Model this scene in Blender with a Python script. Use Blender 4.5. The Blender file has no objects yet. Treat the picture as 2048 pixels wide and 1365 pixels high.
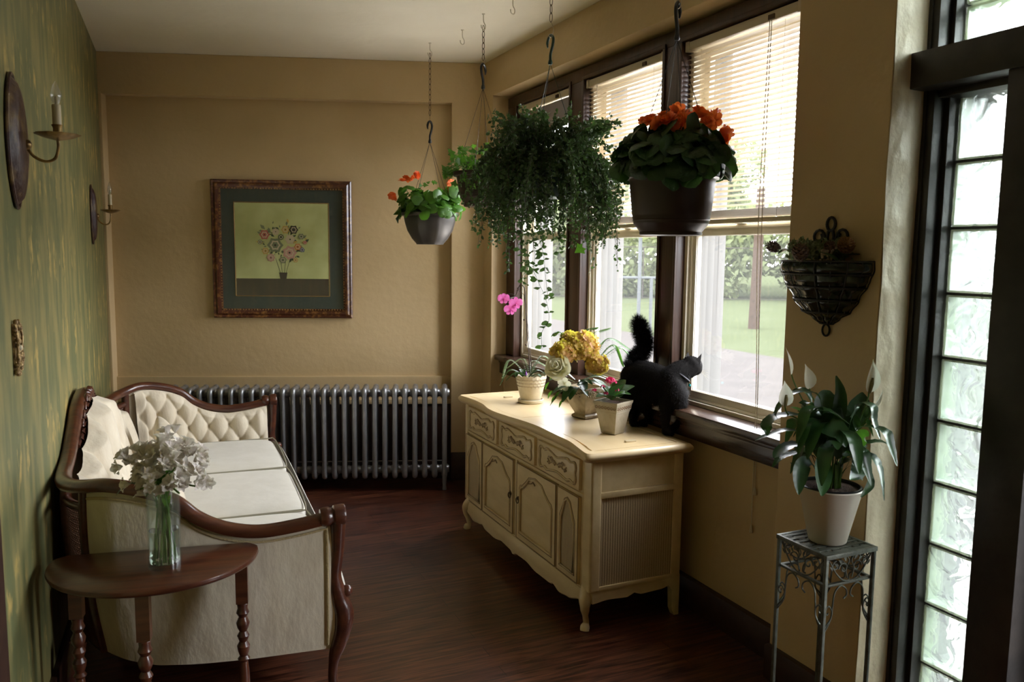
import bpy, bmesh, math, random
from mathutils import Vector, Matrix, noise
V = Vector
R = math.radians
PI = math.pi
rnd = random.Random(7)
C = bpy.context.scene.collection
SC = bpy.context.scene

# ------------------------------------------------------------------ camera, sky, exposure
CAM = V((0.0, 0.0, 1.60)); FPX = 1600.0
yaw, pit, rol = R(24.6), R(6.27), R(0.65)
FWD = V((math.sin(yaw)*math.cos(pit), math.cos(yaw)*math.cos(pit), -math.sin(pit)))
_r = V((math.cos(yaw), -math.sin(yaw), 0)); _u = _r.cross(FWD)
RGT = _r*math.cos(rol) + _u*math.sin(rol); UPV = -_r*math.sin(rol) + _u*math.cos(rol)
cd = bpy.data.cameras.new('camera'); cam = bpy.data.objects.new('camera', cd); C.objects.link(cam)
cd.sensor_width = 36.0; cd.lens = FPX/2048*36.0; cd.clip_end = 400; cd.clip_start = 0.05
cd.dof.use_dof = True; cd.dof.focus_distance = 3.6; cd.dof.aperture_fstop = 5.6
m3 = Matrix((RGT, UPV, -FWD)).transposed()
cam.matrix_world = Matrix.Translation(CAM) @ m3.to_4x4()
SC.camera = cam
SC.view_settings.view_transform = 'Standard'; SC.view_settings.look = 'None'
SC.view_settings.gamma = 1.0; SC.view_settings.use_curve_mapping = False
SC.view_settings.exposure = 3.5
cy = SC.cycles
cy.max_bounces = 12; cy.diffuse_bounces = 5; cy.glossy_bounces = 5; cy.transmission_bounces = 10
cy.transparent_max_bounces = 24; cy.sample_clamp_indirect = 4.0; cy.use_denoising = True
cy.caustics_reflective = False
w = bpy.data.worlds.new('overcast_sky'); SC.world = w; w.use_nodes = True
bg = w.node_tree.nodes['Background']; bg.inputs[0].default_value = (0.97, 1.0, 1.06, 1); bg.inputs[1].default_value = 1.9

def ray(x, y): return (FWD*FPX + RGT*(x-1024) - UPV*(y-682.5)).normalized()
def at(x, y, Y): d = ray(x, y); return CAM + d*(Y/d.y)
HF = V((math.sin(yaw), math.cos(yaw), 0))
def vp(x, y, base, off=0.0):      # point seen at x, y on the upright plane through base
    d = ray(x, y); b = V((base[0], base[1], 0)) - V((0, 0, 0))
    return CAM + d*((b.dot(HF)+off)/d.dot(HF))

def portal(name, loc, rot, sx, sy):
    l = bpy.data.lights.new(name, 'AREA'); l.shape = 'RECTANGLE'; l.size = sx; l.size_y = sy
    l.cycles.is_portal = True
    o = bpy.data.objects.new(name, l); C.objects.link(o); o.location = loc; o.rotation_euler = rot
portal('window_daylight_portal', (2.46, 3.58, 1.74), (0, R(90), 0), 1.75, 2.6)
portal('sidelight_daylight_portal', (2.56, 1.2, 1.3), (0, R(90), 0), 2.6, 1.3)

# ------------------------------------------------------------------ materials
def newmat(name):
    m = bpy.data.materials.new(name); m.use_nodes = True
    nt = m.node_tree; b = nt.nodes['Principled BSDF']
    return m, nt, b
def N(nt, t, **kw):
    n = nt.nodes.new(t)
    for k, v in kw.items():
        if k.startswith('i_'): n.inputs[k[2:].replace('_', ' ')].default_value = v
        else: setattr(n, k, v)
    return n
def col4(c): return (c[0], c[1], c[2], 1)
def mat(name, c, rough=0.5, metal=0.0, c2=None, scale=8.0, stretch=(1, 1, 1), bump=0.0, bscale=None, spec=0.5, coat=0.0, contrast=(0.35, 0.65), detail=4.0, sheen=0.0, transl=0.0, bdist=0.01):
    m, nt, b = newmat(name)
    b.inputs['Roughness'].default_value = rough; b.inputs['Metallic'].default_value = metal
    b.inputs['Specular IOR Level'].default_value = spec; b.inputs['Coat Weight'].default_value = coat
    b.inputs['Coat Roughness'].default_value = 0.15; b.inputs['Sheen Weight'].default_value = sheen
    b.inputs['Base Color'].default_value = col4(c)
    tc = N(nt, 'ShaderNodeTexCoord'); mp = N(nt, 'ShaderNodeMapping'); mp.inputs['Scale'].default_value = stretch
    nt.links.new(tc.outputs['Object'], mp.inputs['Vector'])
    if c2 is not None:
        n = N(nt, 'ShaderNodeTexNoise'); n.inputs['Scale'].default_value = scale; n.inputs['Detail'].default_value = detail
        nt.links.new(mp.outputs[0], n.inputs['Vector'])
        r = N(nt, 'ShaderNodeValToRGB'); r.color_ramp.elements[0].position = contrast[0]; r.color_ramp.elements[1].position = contrast[1]
        r.color_ramp.elements[0].color = col4(c); r.color_ramp.elements[1].color = col4(c2)
        nt.links.new(n.outputs['Fac'], r.inputs[0]); nt.links.new(r.outputs[0], b.inputs['Base Color'])
    if bump:
        n2 = N(nt, 'ShaderNodeTexNoise'); n2.inputs['Scale'].default_value = bscale or scale*3; n2.inputs['Detail'].default_value = 5
        nt.links.new(mp.outputs[0], n2.inputs['Vector'])
        bp = N(nt, 'ShaderNodeBump'); bp.inputs['Strength'].default_value = bump; bp.inputs['Distance'].default_value = bdist
        nt.links.new(n2.outputs['Fac'], bp.inputs['Height']); nt.links.new(bp.outputs[0], b.inputs['Normal'])
    if transl:
        t = N(nt, 'ShaderNodeBsdfTranslucent'); t.inputs[0].default_value = (min(1, c[0]*2.2), min(1, c[1]*2.2), c[2]*1.2, 1)
        mx = N(nt, 'ShaderNodeMixShader'); mx.inputs[0].default_value = transl
        out = nt.nodes['Material Output']
        nt.links.new(b.outputs[0], mx.inputs[1]); nt.links.new(t.outputs[0], mx.inputs[2]); nt.links.new(mx.outputs[0], out.inputs[0])
    return m
M = {}
M['tan'] = mat('tan_wall_paint', (0.60, 0.445, 0.245), 0.55, c2=(0.555, 0.405, 0.21), scale=2.2, bump=0.25, bscale=22, bdist=0.012)
M['reveal'] = mat('cream_rough_plaster', (0.84, 0.70, 0.49), 0.42, c2=(0.74, 0.59, 0.39), scale=5, bump=0.6, bscale=16, bdist=0.012)
M['ceil'] = mat('cream_ceiling_plaster', (0.88, 0.82, 0.68), 0.7, c2=(0.82, 0.76, 0.62), scale=1.4, bump=0.35, bscale=12, bdist=0.015)
M['darkwood'] = mat('dark_stained_window_wood', (0.040, 0.017, 0.010), 0.36, c2=(0.065, 0.028, 0.015), scale=30, stretch=(1, 1, .08), bump=0.1, bscale=60, coat=0.15)
M['sillwood'] = mat('dark_sill_wood', (0.035, 0.018, 0.011), 0.25, c2=(0.06, 0.03, 0.018), scale=20, stretch=(1, .08, 1), bump=0.08, coat=0.3)
M['baseb'] = mat('dark_baseboard_wood', (0.030, 0.011, 0.007), 0.4, c2=(0.045, 0.018, 0.010), scale=20, coat=0.1)
M['blackwood'] = mat('black_painted_wood', (0.016, 0.013, 0.011), 0.38, c2=(0.03, 0.024, 0.02), scale=12, bump=0.15, bscale=30)
M['mahog'] = mat('mahogany', (0.055, 0.016, 0.008), 0.28, c2=(0.105, 0.032, 0.013), scale=14, stretch=(.3, 3, 3), coat=0.35, bump=0.05)
M['mahogd'] = mat('carved_dark_mahogany', (0.050, 0.014, 0.008), 0.3, c2=(0.095, 0.028, 0.012), scale=25, coat=0.35, bump=0.15, bscale=60)
M['vinyl'] = mat('cream_window_vinyl', (0.80, 0.74, 0.61), 0.4)
M['blind'] = mat('cream_blind_slat', (0.47, 0.38, 0.25), 0.45)
M['blindrail'] = mat('cream_blind_rail', (0.62, 0.53, 0.38), 0.4)
M['cord'] = mat('cream_cord', (0.6, 0.54, 0.42), 0.8)
M['silver'] = mat('silver_radiator_paint', (0.34, 0.34, 0.345), 0.38, 0.7, c2=(0.27, 0.27, 0.275), scale=20, bump=0.1, bscale=80)
M['fabric'] = mat('cream_damask_fabric', (0.74, 0.66, 0.51), 0.75, c2=(0.66, 0.57, 0.425), scale=16, stretch=(1, 1, .45), bump=0.75, bscale=22, sheen=0.3, bdist=0.008)
M['seatfab'] = mat('pale_seat_damask', (0.70, 0.67, 0.585), 0.75, c2=(0.65, 0.62, 0.53), scale=12, bump=0.3, bscale=24, sheen=0.3, bdist=0.006)
M['piping'] = mat('olive_edge_piping', (0.30, 0.28, 0.20), 0.8)
M['gimp'] = mat('gold_gimp_trim', (0.52, 0.41, 0.22), 0.7, bump=0.5, bscale=150)
M['cane'] = mat('woven_cane', (0.11, 0.045, 0.022), 0.5)
M['canel'] = mat('light_woven_cane', (0.40, 0.30, 0.19), 0.5)
M['brass'] = mat('aged_brass', (0.34, 0.22, 0.08), 0.35, 0.85, c2=(0.16, 0.10, 0.04), scale=30)
M['goldleaf'] = mat('gold_filigree', (0.42, 0.29, 0.12), 0.4, 0.6, c2=(0.14, 0.08, 0.035), scale=70, bump=0.6, bscale=90)
M['sconcewood'] = mat('distressed_sconce_wood', (0.045, 0.016, 0.012), 0.4, c2=(0.22, 0.14, 0.05), scale=28, stretch=(1, 1, .5), contrast=(.5, .75), bump=.3)
M['candle'] = mat('ivory_candle_sleeve', (0.52, 0.44, 0.28), 0.5)
M['iron'] = mat('black_wrought_iron', (0.018, 0.017, 0.016), 0.42, 0.3, bump=0.3, bscale=80)
M['chain'] = mat('antique_brass_chain', (0.13, 0.095, 0.06), 0.45, 0.7)
M['hookwhite'] = mat('painted_cup_hook', (0.60, 0.54, 0.42), 0.35, 0.2)
M['greenplastic'] = mat('dark_green_plastic', (0.012, 0.045, 0.032), 0.35)
M['blackplastic'] = mat('black_plastic', (0.012, 0.012, 0.014), 0.35)
M['pot'] = mat('bronze_plastic_pot', (0.070, 0.066, 0.062), 0.34, 0.3, c2=(0.095, 0.085, 0.078), scale=6)
M['potbrown'] = mat('brown_plastic_pot', (0.050, 0.032, 0.025), 0.40, 0.15)
M['wirestr'] = mat('hanger_strand', (0.035, 0.028, 0.022), 0.5)
M['soil'] = mat('potting_soil', (0.06, 0.032, 0.022), 0.95, c2=(0.13, 0.07, 0.05), scale=60, bump=0.8)
M['leafd'] = mat('dark_green_leaf', (0.020, 0.055, 0.016), 0.30, c2=(0.032, 0.085, 0.022), scale=25, transl=0.18, coat=.1)
M['leafm'] = mat('fresh_green_leaf', (0.060, 0.16, 0.022), 0.38, c2=(0.09, 0.22, 0.03), scale=25, transl=0.38)
M['leafb'] = mat('begonia_leaf', (0.020, 0.058, 0.014), 0.42, c2=(0.036, 0.090, 0.020), scale=25, transl=0.22, bump=.4, bscale=70)
M['leafivy'] = mat('trailing_plant_leaf', (0.040, 0.082, 0.032), 0.36, c2=(0.085, 0.130, 0.055), scale=35, transl=0.36)
M['leafgrey'] = mat('dusty_green_leaf', (0.22, 0.28, 0.17), 0.5, c2=(0.11, 0.15, 0.07), scale=50, transl=0.2)
M['stemg'] = mat('green_stem', (0.11, 0.22, 0.04), 0.45, transl=0.2)
M['stemb'] = mat('brown_vine_stem', (0.055, 0.035, 0.022), 0.6)
M['orange'] = mat('orange_begonia_petal', (0.80, 0.125, 0.035), 0.5, c2=(0.88, 0.22, 0.06), scale=40, transl=0.35)
M['white'] = mat('cream_rose_petal', (0.80, 0.76, 0.60), 0.6, transl=0.3)
M['lilyw'] = mat('white_alstroemeria_petal', (0.80, 0.76, 0.70), 0.55, c2=(0.66, 0.57, 0.53), scale=60, transl=0.3)
M['spathe'] = mat('white_spathe', (0.86, 0.83, 0.70), 0.5, c2=(0.80, 0.77, 0.60), scale=30, transl=0.45)
M['spadix'] = mat('olive_spadix', (0.25, 0.20, 0.07), 0.7, bump=.8, bscale=200)
M['magenta'] = mat('magenta_orchid_petal', (0.62, 0.10, 0.45), 0.5, c2=(0.75, 0.22, 0.60), scale=60, transl=0.35)
M['pinkred'] = mat('raspberry_kalanchoe_petal', (0.62, 0.02, 0.13), 0.5, c2=(0.75, 0.06, 0.2), scale=80, transl=0.2)
M['hyd'] = mat('ochre_hydrangea_petal', (0.66, 0.46, 0.10), 0.6, c2=(0.68, 0.34, 0.19), scale=14, transl=0.3, contrast=(.42, .58))
M['cream'] = mat('antique_cream_paint', (0.72, 0.575, 0.325), 0.38, c2=(0.64, 0.495, 0.260), scale=9, stretch=(2, .6, 2), bump=0.06, coat=0.15)
M['creamtop'] = mat('worn_cream_tabletop', (0.73, 0.575, 0.345), 0.34, c2=(0.66, 0.495, 0.265), scale=10, stretch=(1, .2, 1), coat=0.12)
M['glaze'] = mat('brown_glazed_groove', (0.24, 0.16, 0.075), 0.5)
M['carve'] = mat('glazed_carving', (0.46, 0.34, 0.18), 0.45, c2=(0.30, 0.20, 0.10), scale=60)
M['bronzepull'] = mat('dark_bronze_pull', (0.09, 0.06, 0.035), 0.4, 0.8)
M['ceramic'] = mat('cream_embossed_ceramic', (0.68, 0.61, 0.46), 0.4, c2=(0.60, 0.52, 0.37), scale=20)
M['ceramicbrown'] = mat('brown_ceramic_glaze', (0.28, 0.18, 0.10), 0.6)  # plain brown for the raised dots and the carved band
M['stone'] = mat('weathered_stoneware', (0.46, 0.41, 0.31), 0.7, c2=(0.36, 0.31, 0.21), scale=14, bump=0.3)
M['urn'] = mat('antiqued_gilt_urn', (0.46, 0.38, 0.25), 0.35, 0.15, c2=(0.17, 0.115, 0.055), scale=11, contrast=(.38, .68), bump=0.3, bscale=50)
M['whitepot'] = mat('ivory_plastic_pot', (0.60, 0.54, 0.43), 0.38)
M['standmetal'] = mat('pewter_plant_stand', (0.125, 0.13, 0.105), 0.42, 0.55, c2=(0.075, 0.08, 0.062), scale=40, bump=.2)
M['fur'] = mat('black_cat_fur', (0.0075, 0.0065, 0.006), 0.7, spec=.06)
M['eye'] = mat('amber_cat_eye', (0.30, 0.24, 0.05), 0.1, coat=1)
M['nose'] = mat('black_cat_nose', (0.015, 0.012, 0.012), 0.3)
M['teal'] = mat('turquoise_collar_tag', (0.02, 0.42, 0.45), 0.25, 0.3)
M['collar'] = mat('dark_collar_band', (0.03, 0.03, 0.04), 0.5)
M['cone'] = mat('brown_pine_cone', (0.10, 0.050, 0.028), 0.5, c2=(0.30, 0.18, 0.09), scale=60, contrast=(.45, .7))
M['conegold'] = mat('gilded_pine_cone', (0.42, 0.25, 0.10), 0.35, 0.4, c2=(0.18, 0.08, 0.04), scale=40)
M['berry'] = mat('frosted_berry', (0.45, 0.36, 0.25), 0.6)
M['frame'] = mat('burl_red_frame', (0.080, 0.020, 0.009), 0.3, c2=(0.34, 0.16, 0.045), scale=42, contrast=(.48, .74), coat=.4, bump=.15)
M['gilt'] = mat('gilt_bead', (0.40, 0.24, 0.09), 0.35, 0.7)
M['matboard'] = mat('dark_teal_matboard', (0.030, 0.042, 0.036), 0.7, c2=(0.036, 0.050, 0.042), scale=60)
M['plaster_outside'] = mat('outer_wall_board', (0.30, 0.27, 0.22), 0.8)
M['lawn'] = mat('lawn_grass', (0.029, 0.034, 0.0165), 0.9, c2=(0.033, 0.038, 0.020), scale=.6, spec=0.0)
M['drive'] = mat('pale_gravel_drive', (0.041, 0.037, 0.034), 0.9, c2=(0.036, 0.0325, 0.030), scale=2, spec=0.0)
M['treeleaf'] = mat('tree_foliage', (0.068, 0.080, 0.038), 0.7, c2=(0.085, 0.096, 0.052), scale=.8, transl=0.25, spec=0.0)
M['bark'] = mat('tree_bark', (0.04, 0.03, 0.022), 0.9, c2=(0.06, 0.044, 0.032), scale=10, spec=0.0)
M['polewood'] = mat('weathered_utility_pole', (0.030, 0.020, 0.014), 0.9, spec=0.0)
M['galv'] = mat('galvanised_fence_pipe', (0.050, 0.053, 0.053), 0.8, spec=0.0)
M['rust'] = mat('rusty_wire', (0.03, 0.026, 0.022), 0.9, spec=0.0)

def glass_mat(name, haze, tint=(1, 1, 1), gloss=0.06):
    m, nt, b = newmat(name); nt.nodes.remove(b)
    out = nt.nodes['Material Output']
    t = N(nt, 'ShaderNodeBsdfTransparent'); t.inputs[0].default_value = col4(tint)
    g = N(nt, 'ShaderNodeBsdfGlossy'); g.inputs['Roughness'].default_value = 0.02
    tr = N(nt, 'ShaderNodeBsdfTranslucent'); tr.inputs[0].default_value = (.95, .97, 1, 1)
    a = N(nt, 'ShaderNodeMixShader'); a.inputs[0].default_value = haze
    nt.links.new(t.outputs[0], a.inputs[1]); nt.links.new(tr.outputs[0], a.inputs[2])
    c = N(nt, 'ShaderNodeMixShader'); c.inputs[0].default_value = gloss
    nt.links.new(a.outputs[0], c.inputs[1]); nt.links.new(g.outputs[0], c.inputs[2]); nt.links.new(c.outputs[0], out.inputs[0])
    return m
M['pane'] = glass_mat('dusty_window_glass', 0.010)
M['clearglass'] = glass_mat('clear_glass', 0.02, (.93, .96, .93), 0.12)
M['bulb'] = glass_mat('clear_bulb_glass', 0.10, (.95, .95, .92), 0.16)
M['picglass'] = glass_mat('picture_glass', 0.0, (1, 1, 1), 0.045)
def refr(name, c, rough, ior, bump, bscale, stretch=(1, 1, 1)):
    m, nt, b = newmat(name)
    b.inputs['Base Color'].default_value = col4(c); b.inputs['Roughness'].default_value = rough
    b.inputs['Transmission Weight'].default_value = 1.0; b.inputs['IOR'].default_value = ior
    if bump:
        tc = N(nt, 'ShaderNodeTexCoord'); mp = N(nt, 'ShaderNodeMapping'); mp.inputs['Scale'].default_value = stretch
        nt.links.new(tc.outputs['Object'], mp.inputs['Vector'])
        n2 = N(nt, 'ShaderNodeTexNoise'); n2.inputs['Scale'].default_value = bscale; n2.inputs['Detail'].default_value = 1.5; n2.inputs['Distortion'].default_value = 1.2
        nt.links.new(mp.outputs[0], n2.inputs['Vector'])
        bp = N(nt, 'ShaderNodeBump'); bp.inputs['Strength'].default_value = bump; bp.inputs['Distance'].default_value = 0.02
        nt.links.new(n2.outputs['Fac'], bp.inputs['Height']); nt.links.new(bp.outputs[0], b.inputs['Normal'])
    return m
M['block'] = refr('wavy_glass_block', (0.97, 1.0, 0.98), 0.0, 1.42, 1.0, 12)
M['outerdim'] = mat('dimmed_outer_vinyl', (0.135, 0.130, 0.120), 0.6, spec=.05)  # outer frame rings, colour darkened to hold down the sky glare
M['bounce'] = mat('pale_bounce_ground', (0.55, 0.52, 0.47), 0.9, c2=(0.50, 0.47, 0.42), scale=3, spec=0.0)  # pale reflector colour for the added ground strip
M['blockside'] = mat('milky_green_block_edge', (0.72, 0.79, 0.70), 0.35, c2=(0.50, 0.60, 0.50), scale=22, stretch=(1, 1, .5), transl=0.45, coat=.5)
M['blockedge'] = refr('glass_block_side', (0.80, 0.93, 0.85), 0.15, 1.3, 0.5, 20)
M['water'] = refr('vase_water', (0.92, 0.97, 0.92), 0.0, 1.15, 0, 1)
M['greenglass'] = mat('dark_green_blown_glass', (0.012, 0.020, 0.013), 0.16, c2=(0.022, 0.034, 0.024), scale=16, coat=.3, spec=.5)

def soften(m, k):    # part of the light passes straight through the pressed glass
    nt = m.node_tree; b = nt.nodes['Principled BSDF']; out = nt.nodes['Material Output']
    t = N(nt, 'ShaderNodeBsdfTransparent'); t.inputs[0].default_value = (1, 1, .98, 1); mx = N(nt, 'ShaderNodeMixShader'); mx.inputs[0].default_value = k
    nt.links.new(b.outputs[0], mx.inputs[1]); nt.links.new(t.outputs[0], mx.inputs[2]); nt.links.new(mx.outputs[0], out.inputs[0])
soften(M['block'], .40)
M['blockback'] = glass_mat('glass_block_outer_face', 0.06, (.95, 1, .97), 0.04)
# wallpaper: green strie with gold damask motifs
def wallpaper():
    m, nt, b = newmat('green_gold_damask_wallpaper')
    b.inputs['Roughness'].default_value = 0.5
    tc = N(nt, 'ShaderNodeTexCoord')
    def nz(sc, st, det=4):
        mp = N(nt, 'ShaderNodeMapping'); mp.inputs['Scale'].default_value = st; nt.links.new(tc.outputs['Object'], mp.inputs[0])
        n = N(nt, 'ShaderNodeTexNoise'); n.inputs['Scale'].default_value = sc; n.inputs['Detail'].default_value = det
        nt.links.new(mp.outputs[0], n.inputs['Vector']); return n
    a = nz(8, (1, 1.7, .42), 8); r = N(nt, 'ShaderNodeValToRGB')
    r.color_ramp.elements[0].position = .42; r.color_ramp.elements[0].color = (0.130, 0.140, 0.056, 1)
    r.color_ramp.elements[1].position = .62; r.color_ramp.elements[1].color = (0.255, 0.215, 0.078, 1)
    nt.links.new(a.outputs[0], r.inputs[0])
    # repeating motif
    mp = N(nt, 'ShaderNodeMapping'); mp.inputs['Scale'].default_value = (1, 7.5, 3.3); nt.links.new(tc.outputs['Object'], mp.inputs[0])
    vo = N(nt, 'ShaderNodeTexVoronoi'); vo.feature = 'F1'; vo.inputs['Scale'].default_value = 1.0; vo.inputs['Randomness'].default_value = .25
    nt.links.new(mp.outputs[0], vo.inputs['Vector'])
    f = nz(30, (1, 1, .6), 5)
    mth = N(nt, 'ShaderNodeMath', operation='MULTIPLY_ADD'); nt.links.new(f.outputs[0], mth.inputs[0]); mth.inputs[1].default_value = .9; nt.links.new(vo.outputs['Distance'], mth.inputs[2])
    r2 = N(nt, 'ShaderNodeValToRGB'); r2.color_ramp.elements[0].position = .70; r2.color_ramp.elements[0].color = (1, 1, 1, 1)
    r2.color_ramp.elements[1].position = .90; r2.color_ramp.elements[1].color = (0, 0, 0, 1); nt.links.new(mth.outputs[0], r2.inputs[0])
    mx = N(nt, 'ShaderNodeMix', data_type='RGBA'); nt.links.new(r2.outputs[0], mx.inputs[0]); nt.links.new(r.outputs[0], mx.inputs[6]); mx.inputs[7].default_value = (0.46, 0.33, 0.10, 1)
    nt.links.new(mx.outputs[2], b.inputs['Base Color'])
    bp = N(nt, 'ShaderNodeBump'); bp.inputs['Strength'].default_value = .15; nt.links.new(f.outputs[0], bp.inputs['Height']); nt.links.new(bp.outputs[0], b.inputs['Normal'])
    return m
M['wallpaper'] = wallpaper()
def floor_mat():
    m, nt, b = newmat('dark_mahogany_floorboards')
    tc = N(nt, 'ShaderNodeTexCoord')
    br = N(nt, 'ShaderNodeTexBrick'); br.offset = .37; br.inputs['Scale'].default_value = 1.0
    br.inputs['Brick Width'].default_value = 1.9; br.inputs['Row Height'].default_value = 0.082; br.inputs['Mortar Size'].default_value = 0.0016
    br.inputs['Color1'].default_value = (0.095, 0.028, 0.015, 1); br.inputs['Color2'].default_value = (0.150, 0.052, 0.026, 1); br.inputs['Mortar'].default_value = (0.012, 0.005, 0.004, 1)
    nt.links.new(tc.outputs['Object'], br.inputs['Vector'])
    mp = N(nt, 'ShaderNodeMapping'); mp.inputs['Scale'].default_value = (.7, 9, 1); nt.links.new(tc.outputs['Object'], mp.inputs[0])
    n = N(nt, 'ShaderNodeTexNoise'); n.inputs['Scale'].default_value = 6; n.inputs['Detail'].default_value = 6; n.inputs['Distortion'].default_value = .8
    nt.links.new(mp.outputs[0], n.inputs['Vector'])
    r = N(nt, 'ShaderNodeValToRGB'); r.color_ramp.elements[0].position = .36; r.color_ramp.elements[0].color = (.22, .18, .18, 1)
    r.color_ramp.elements[1].position = .7; r.color_ramp.elements[1].color = (1.25, 1.25, 1.2, 1); nt.links.new(n.outputs[0], r.inputs[0])
    mx = N(nt, 'ShaderNodeMix', data_type='RGBA', blend_type='MULTIPLY'); mx.inputs[0].default_value = 1
    nt.links.new(br.outputs['Color'], mx.inputs[6]); nt.links.new(r.outputs[0], mx.inputs[7]); nt.links.new(mx.outputs[2], b.inputs['Base Color'])
    b.inputs['Roughness'].default_value = .30; b.inputs['Coat Weight'].default_value = .3; b.inputs['Coat Roughness'].default_value = .25
    bp = N(nt, 'ShaderNodeBump'); bp.inputs['Strength'].default_value = .25; bp.inputs['Distance'].default_value = .004
    nt.links.new(br.outputs['Fac'], bp.inputs['Height']); bp.invert = True; nt.links.new(bp.outputs[0], b.inputs['Normal'])
    return m
M['floor'] = floor_mat()
def cloth_weave():   # grille cloth with vertical ribs
    m, nt, b = newmat('ribbed_woven_grille')
    tc = N(nt, 'ShaderNodeTexCoord'); mp = N(nt, 'ShaderNodeMapping'); mp.inputs['Scale'].default_value = (1, 1, .35); nt.links.new(tc.outputs['Object'], mp.inputs[0])
    wv = N(nt, 'ShaderNodeTexWave'); wv.wave_type = 'BANDS'; wv.bands_direction = 'DIAGONAL'; wv.inputs['Scale'].default_value = 52; wv.inputs['Distortion'].default_value = .6; wv.inputs['Detail'].default_value = 2
    mp.inputs['Scale'].default_value = (1, 1, 0.0); nt.links.new(mp.outputs[0], wv.inputs['Vector'])
    n = N(nt, 'ShaderNodeTexNoise'); n.inputs['Scale'].default_value = 260; nt.links.new(tc.outputs['Object'], n.inputs['Vector'])
    ad = N(nt, 'ShaderNodeMath', operation='MULTIPLY_ADD'); nt.links.new(n.outputs[0], ad.inputs[0]); ad.inputs[1].default_value = .8; nt.links.new(wv.outputs['Fac'], ad.inputs[2])
    r = N(nt, 'ShaderNodeValToRGB'); r.color_ramp.elements[0].position = .1; r.color_ramp.elements[0].color = (.27, .195, .11, 1); r.color_ramp.elements[1].position = 1.0; r.color_ramp.elements[1].color = (.50, .39, .23, 1)
    nt.links.new(ad.outputs[0], r.inputs[0]); nt.links.new(r.outputs[0], b.inputs['Base Color']); b.inputs['Roughness'].default_value = .7
    bp = N(nt, 'ShaderNodeBump'); bp.inputs['Strength'].default_value = .4; bp.inputs['Distance'].default_value = .003; nt.links.new(ad.outputs[0], bp.inputs['Height']); nt.links.new(bp.outputs[0], b.inputs['Normal'])
    return m
M['grille'] = cloth_weave()
def print_mat():
    m, nt, b = newmat('green_yellow_art_print'); b.inputs['Roughness'].default_value = .7
    tc = N(nt, 'ShaderNodeTexCoord'); n = N(nt, 'ShaderNodeTexNoise'); n.inputs['Scale'].default_value = 3.2; n.inputs['Detail'].default_value = 4; nt.links.new(tc.outputs['Object'], n.inputs['Vector'])
    r = N(nt, 'ShaderNodeValToRGB'); r.color_ramp.elements[0].position = .3; r.color_ramp.elements[0].color = (.40, .42, .13, 1); r.color_ramp.elements[1].position = .7; r.color_ramp.elements[1].color = (.70, .74, .34, 1)
    nt.links.new(n.outputs[0], r.inputs[0]); nt.links.new(r.outputs[0], b.inputs['Base Color']); return m
M['print'] = print_mat()
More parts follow.
